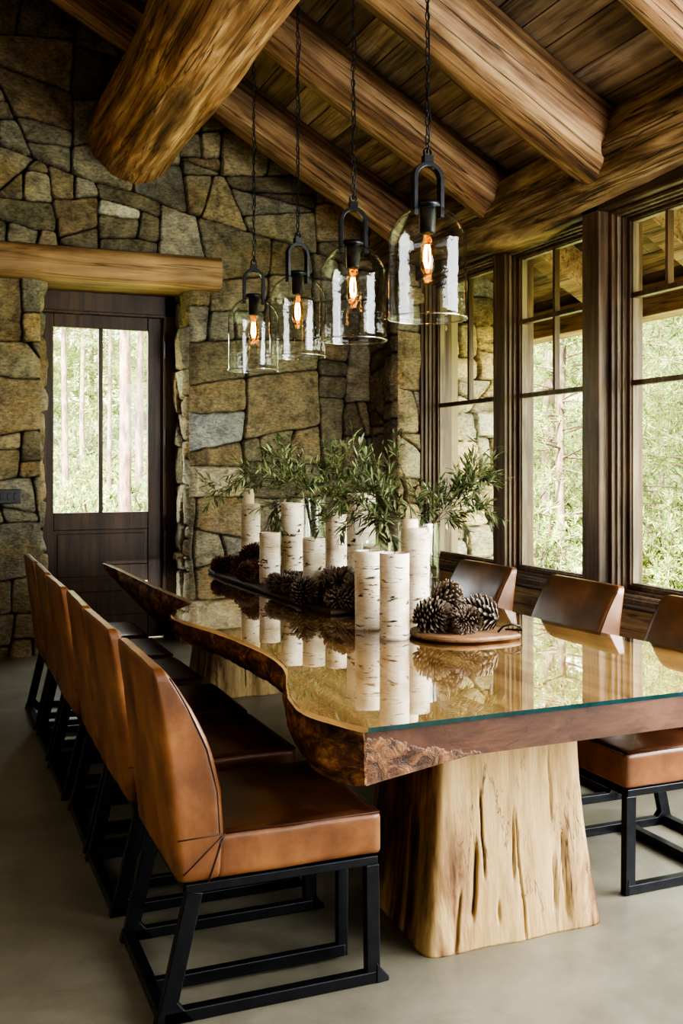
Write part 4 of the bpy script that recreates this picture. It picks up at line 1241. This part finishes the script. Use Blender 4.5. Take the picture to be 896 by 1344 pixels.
for (px, y, z, s) in ((433, 4.72, .05, .12), (447, 4.66, .05, .12), (459, 4.58, .05, .12), (440, 4.62, .11, .115), (452, 4.56, .12, .12), (465, 4.50, .10, .11), (436, 4.80, .10, .11), (455, 4.48, .045, .11), (443, 4.52, .04, .10)):
    cone(rg.choice((0, 1)), at(px, y), y, ZP+z, s, rg.uniform(.9, 1.9), rg.uniform(0, 6), 'pine cone in the big heap left of the two nearest birch candles', g)

# ------------------------------------------------------------------ outside
def ground_z(x, y):
    return -.9+np.clip((np.hypot(np.maximum(x-6, 0), np.maximum(y-13, 0)))*.17, 0, 14)
gx, gy = np.meshgrid(np.linspace(-30, 70, 80), np.linspace(-30, 90, 90), indexing='ij')
gz = ground_z(gx, gy)+.15*fbm(gx*.4, gy*.4, 0*gx, 3)
V = np.stack([gx.ravel(), gy.ravel(), gz.ravel()], 1); I = np.arange(gx.size).reshape(gx.shape)
Fg = np.stack([I[:-1, :-1].ravel(), I[1:, :-1].ravel(), I[1:, 1:].ravel(), I[:-1, 1:].ravel()], 1)
tag(np_mesh('ground', V, Fg, M['meadow']), kind='structure')

NG = [lin(h) for h in ('#7c8c30', '#98a444', '#647c2c', '#b2b458', '#566c26', '#8a9a3a')]
def needles(fo, tufts, seed, n, wfac=.05):
    """tufts: rows of (x, y, z, dx, dy, dz, length, tone); n needles each, one quad per needle"""
    T = np.array(tufts); r = np.random.default_rng(seed); k = len(T)
    T = np.repeat(T, n, axis=0); N = len(T)
    a = r.normal(size=(N, 3)); a /= np.linalg.norm(a, axis=1, keepdims=True)
    e = T[:, 3:6]*.55+a; e /= np.linalg.norm(e, axis=1, keepdims=True)
    q = r.normal(size=(N, 3)); sd = np.cross(e, q); sd /= np.linalg.norm(sd, axis=1, keepdims=True)
    L = (T[:, 6]*r.uniform(.7, 1.2, N))[:, None]; w = L*wfac*r.uniform(.7, 1.3, N)[:, None]
    p = T[:, :3]
    V = np.stack([p-sd*w*.5, p+sd*w*.5, p+e*L+sd*w*.5, p+e*L-sd*w*.5], 1).reshape(-1, 3)
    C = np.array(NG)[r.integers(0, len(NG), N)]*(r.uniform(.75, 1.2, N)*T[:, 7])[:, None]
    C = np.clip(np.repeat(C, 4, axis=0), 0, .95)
    F = np.arange(N*4).reshape(N, 4)
    return np_mesh('foliage', V, F, M['needles'], fo, cols=C, smooth=False)
def pine(seed, H, rad, t0, nb, tone, trunk_r, name='pine_tree'):
    rg = random.Random(seed); root = empty(name)
    tr = MB(); N = 14
    pts = [(.12*math.sin(i*.5+seed)*i/N, .12*math.cos(i*.4+seed)*i/N, H*i/N) for i in range(N+1)]
    tr.tube(pts, .1, 10, rads=[trunk_r*(1-.8*i/N) for i in range(N+1)])
    tf = []
    for b in range(nb):
        t = t0+(1-t0)*rg.random()**.85; z = H*t; a = rg.uniform(0, 2*PI); bl = rad*(1-(t-t0)/(1-t0)*.85)*rg.uniform(.55, 1.1)
        d = Vector((math.cos(a), math.sin(a), rg.uniform(-.15, .35))); base = Vector((0, 0, z))
        tr.tube([base, base+d*bl*.5, base+d*bl+Vector((0, 0, .1*bl))], .02, 5, rads=[.02, .012, .005])
        nt = max(5, int(bl*20))
        for j in range(nt):
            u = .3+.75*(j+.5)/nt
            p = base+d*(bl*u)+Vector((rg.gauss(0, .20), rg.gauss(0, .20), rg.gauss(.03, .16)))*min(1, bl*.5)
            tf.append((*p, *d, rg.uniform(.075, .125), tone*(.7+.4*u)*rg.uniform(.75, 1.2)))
    tr.build('trunk', M['pinebark'], root, smooth=True)
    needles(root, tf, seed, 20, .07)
    return root
TP = [pine(1, 13, 2.6, 0.05, 130, 1.0, .11), pine(2, 15, 2.4, .12, 125, .9, .12), pine(3, 9, 2.3, .02, 110, 1.15, .09), pine(4, 18, 1.8, .42, 60, 1.0, .13)]
usedT = [False]*4
def plant(k, x, y, s, label, group, cat='tree', rz=None):
    o = TP[k] if not usedT[k] else copy_tree(TP[k]); usedT[k] = True
    o.location = (x, y, float(ground_z(np.array(x), np.array(y)))-.1); o.scale = (s,)*3; o.rotation_euler = (0, 0, random.uniform(0, 6) if rz is None else rz)
    tag(o, label, cat, group); return o
rt = random.Random(12)
spots = []
# hillside seen through the right-hand windows: a wedge between bearings
def try_spot(x, y, dmin):
    for a, b in spots:
        if (x-a)**2+(y-b)**2 < dmin**2: return False
    spots.append((x, y)); return True
cnt = 0; tries = 0
while cnt < 46 and tries < 6000:
    tries += 1
    X = rt.uniform(8.5, 30); q = rt.uniform(.55, 1.95); Y = X*q
    if Y < 3 or not try_spot(X, Y, 1.9): continue
    k = rt.choice((0, 0, 1, 2, 2))
    plant(k, X, Y, rt.uniform(.8, 1.15), 'green pine tree on the slope outside, seen through the right-hand windows', 'pines outside the right-hand windows'); cnt += 1
bush = None
def shrub(seed):
    rg_ = random.Random(seed); root = empty('shrub'); tf = []; st = MB()
    for b in range(70):
        a = rg_.uniform(0, 2*PI); e = rg_.uniform(.1, 1.4); l = rg_.uniform(.5, 1.25)
        d = Vector((math.cos(a)*math.cos(e), math.sin(a)*math.cos(e), math.sin(e))); st.tube([(0, 0, 0), d*l], .012, 4)
        for j in range(14): tf.append((*(d*l*(.3+.06*j)+Vector((rg_.uniform(-.1, .1), rg_.uniform(-.1, .1), rg_.uniform(-.1, .1)))), *d, rg_.uniform(.06, .10), 1.15*rg_.uniform(.7, 1.2)))
    st.build('stem', M['pinebark'], root); needles(root, tf, 77, 16, .11); return root
for kk in range(44):
    for _ in range(50):
        if kk < 30: X = rt.uniform(7.5, 20); Y = X*rt.uniform(.7, 1.95)
        else: Y = rt.uniform(14, 26); X = Y*rt.uniform(.05, .24)
        if try_spot(X, Y, 1.2): break
    o = copy_tree(bush) if bush else shrub(3)
    bush = bush or o
    o.location = (X, Y, float(ground_z(np.array(X), np.array(Y)))-.05); o.scale = (rt.uniform(.9, 1.6),)*3; o.rotation_euler = (0, 0, rt.uniform(0, 6))
    tag(o, 'low bright green shrub on the slope outside the right-hand windows' if kk < 30 else 'low bright green shrub in the woods outside the door glass', 'shrub', 'shrubs outside the right-hand windows' if kk < 30 else 'shrubs outside the door')
# behind the door
for (px, y, k, s, lb) in ((163, 15.5, 3, .80, 'stout reddish bare-trunked pine outside, right of the middle bar in the door glass'), (183, 19, 3, .66, 'second bare-trunked pine outside, at the right edge of the door glass'),
                          (143, 19, 3, .42, 'thin leaning grey trunk just right of the middle bar in the door glass'), (86, 17.5, 3, .5, 'thin pine trunk outside near the left edge of the door glass'), (108, 24, 3, .5, 'slim distant trunk in the middle of the left door pane')):
    spots.append((at(px, y), y)); plant(k, at(px, y), y, s, lb, 'bare trunks outside the door')
cnt = 0; tries = 0
while cnt < 20 and tries < 3000:
    tries += 1
    Y = rt.uniform(19, 38); X = Y*rt.uniform(.02, .28)
    if not try_spot(X, Y, 2.0): continue
    plant(rt.choice((0, 1, 2)), X, Y, rt.uniform(.8, 1.15), 'green pine tree in the woods seen through the door glass', 'pines outside the door'); cnt += 1

# ------------------------------------------------------------------ light
w = bpy.data.worlds.new('World'); bpy.context.scene.world = w; w.use_nodes = True
nt = w.node_tree; nt.nodes.clear()
wo_ = nt.nodes.new('ShaderNodeOutputWorld'); bg = nt.nodes.new('ShaderNodeBackground')
tc = nt.nodes.new('ShaderNodeTexCoord'); sx = nt.nodes.new('ShaderNodeSeparateXYZ'); rp = nt.nodes.new('ShaderNodeValToRGB')
nt.links.new(tc.outputs['Generated'], sx.inputs[0]); nt.links.new(sx.outputs[2], rp.inputs[0])
rp.color_ramp.elements[0].position = .0; rp.color_ramp.elements[0].color = (.95, .97, .92, 1)
rp.color_ramp.elements[1].position = .6; rp.color_ramp.elements[1].color = (.82, .91, 1.0, 1)
nt.links.new(rp.outputs[0], bg.inputs[0]); bg.inputs[1].default_value = 11.0
nt.links.new(bg.outputs[0], wo_.inputs[0])
def area(name, loc, rot, sx_, sy_, energy, color=(1, 1, 1), portal=False):
    l = bpy.data.lights.new(name, 'AREA'); l.shape = 'RECTANGLE'; l.size = sx_; l.size_y = sy_; l.energy = energy; l.color = color
    o = bpy.data.objects.new(name, l); COL.objects.link(o); o.location = loc; o.rotation_euler = rot
    if portal: l.cycles.is_portal = True
    return o
sun = bpy.data.lights.new('sun', 'SUN'); sun.energy = 40.0; sun.angle = math.radians(3); sun.color = (1, .95, .84)
so_ = bpy.data.objects.new('sun', sun); COL.objects.link(so_); so_.rotation_euler = (math.radians(28), math.radians(-30), 0)
# daylight portals at the window openings (light travels -X into the room)
for ya, yb in ((6.74, 7.73), (5.56, 6.44), (3.45, 5.17), (1.3, 3.05), (-1.2, .9)):
    area('window_portal', (4.3, (ya+yb)/2, 1.9), (0, math.radians(90), 0), 2.3, yb-ya, 1, portal=True)
area('door_portal', (1.38, 9.1, 1.9), (math.radians(-90), 0, 0), .85, 1.7, 1, portal=True)
# added fill lamps: inside two windows beside the viewpoint, behind it, on the left
area('window_fill', (3.86, 2.2, 1.9), (0, math.radians(76), math.radians(-30)), 2.2, 1.6, 190, (.95, .98, 1.0))
area('window_fill', (3.86, -.2, 1.9), (0, math.radians(76), math.radians(-25)), 2.2, 2.0, 140, (.95, .98, 1.0))
area('rear_fill', (2.4, -2.9, 1.5), (math.radians(80), 0, 0), 3.0, 1.8, 60, (.96, .98, 1.0))
area('left_fill', (-2.1, 2.4, 1.7), (0, math.radians(-75), 0), 1.4, 3.0, 26, (.96, .98, 1.0))

# ------------------------------------------------------------------ camera, view
cam = bpy.data.cameras.new('camera'); co = bpy.data.objects.new('camera', cam); COL.objects.link(co)
co.location = (0, 0, 1.5); co.rotation_euler = (math.radians(90), 0, -PS)
cam.sensor_fit = 'HORIZONTAL'; cam.sensor_width = 36; cam.lens = 1340/896*36; cam.shift_y = -(672-611)/896
cam.clip_start = .05; cam.clip_end = 300
sc = bpy.context.scene; sc.camera = co
sc.view_settings.view_transform = 'AgX'; sc.view_settings.look = 'AgX - High Contrast'; sc.view_settings.exposure = 0.55
sc.cycles.use_denoising = True
sc.cycles.max_bounces = 10; sc.cycles.diffuse_bounces = 4; sc.cycles.glossy_bounces = 5; sc.cycles.transmission_bounces = 6; sc.cycles.transparent_max_bounces = 32
sc.cycles.caustics_reflective = False; sc.cycles.caustics_refractive = False
sc.cycles.sample_clamp_indirect = 6.0
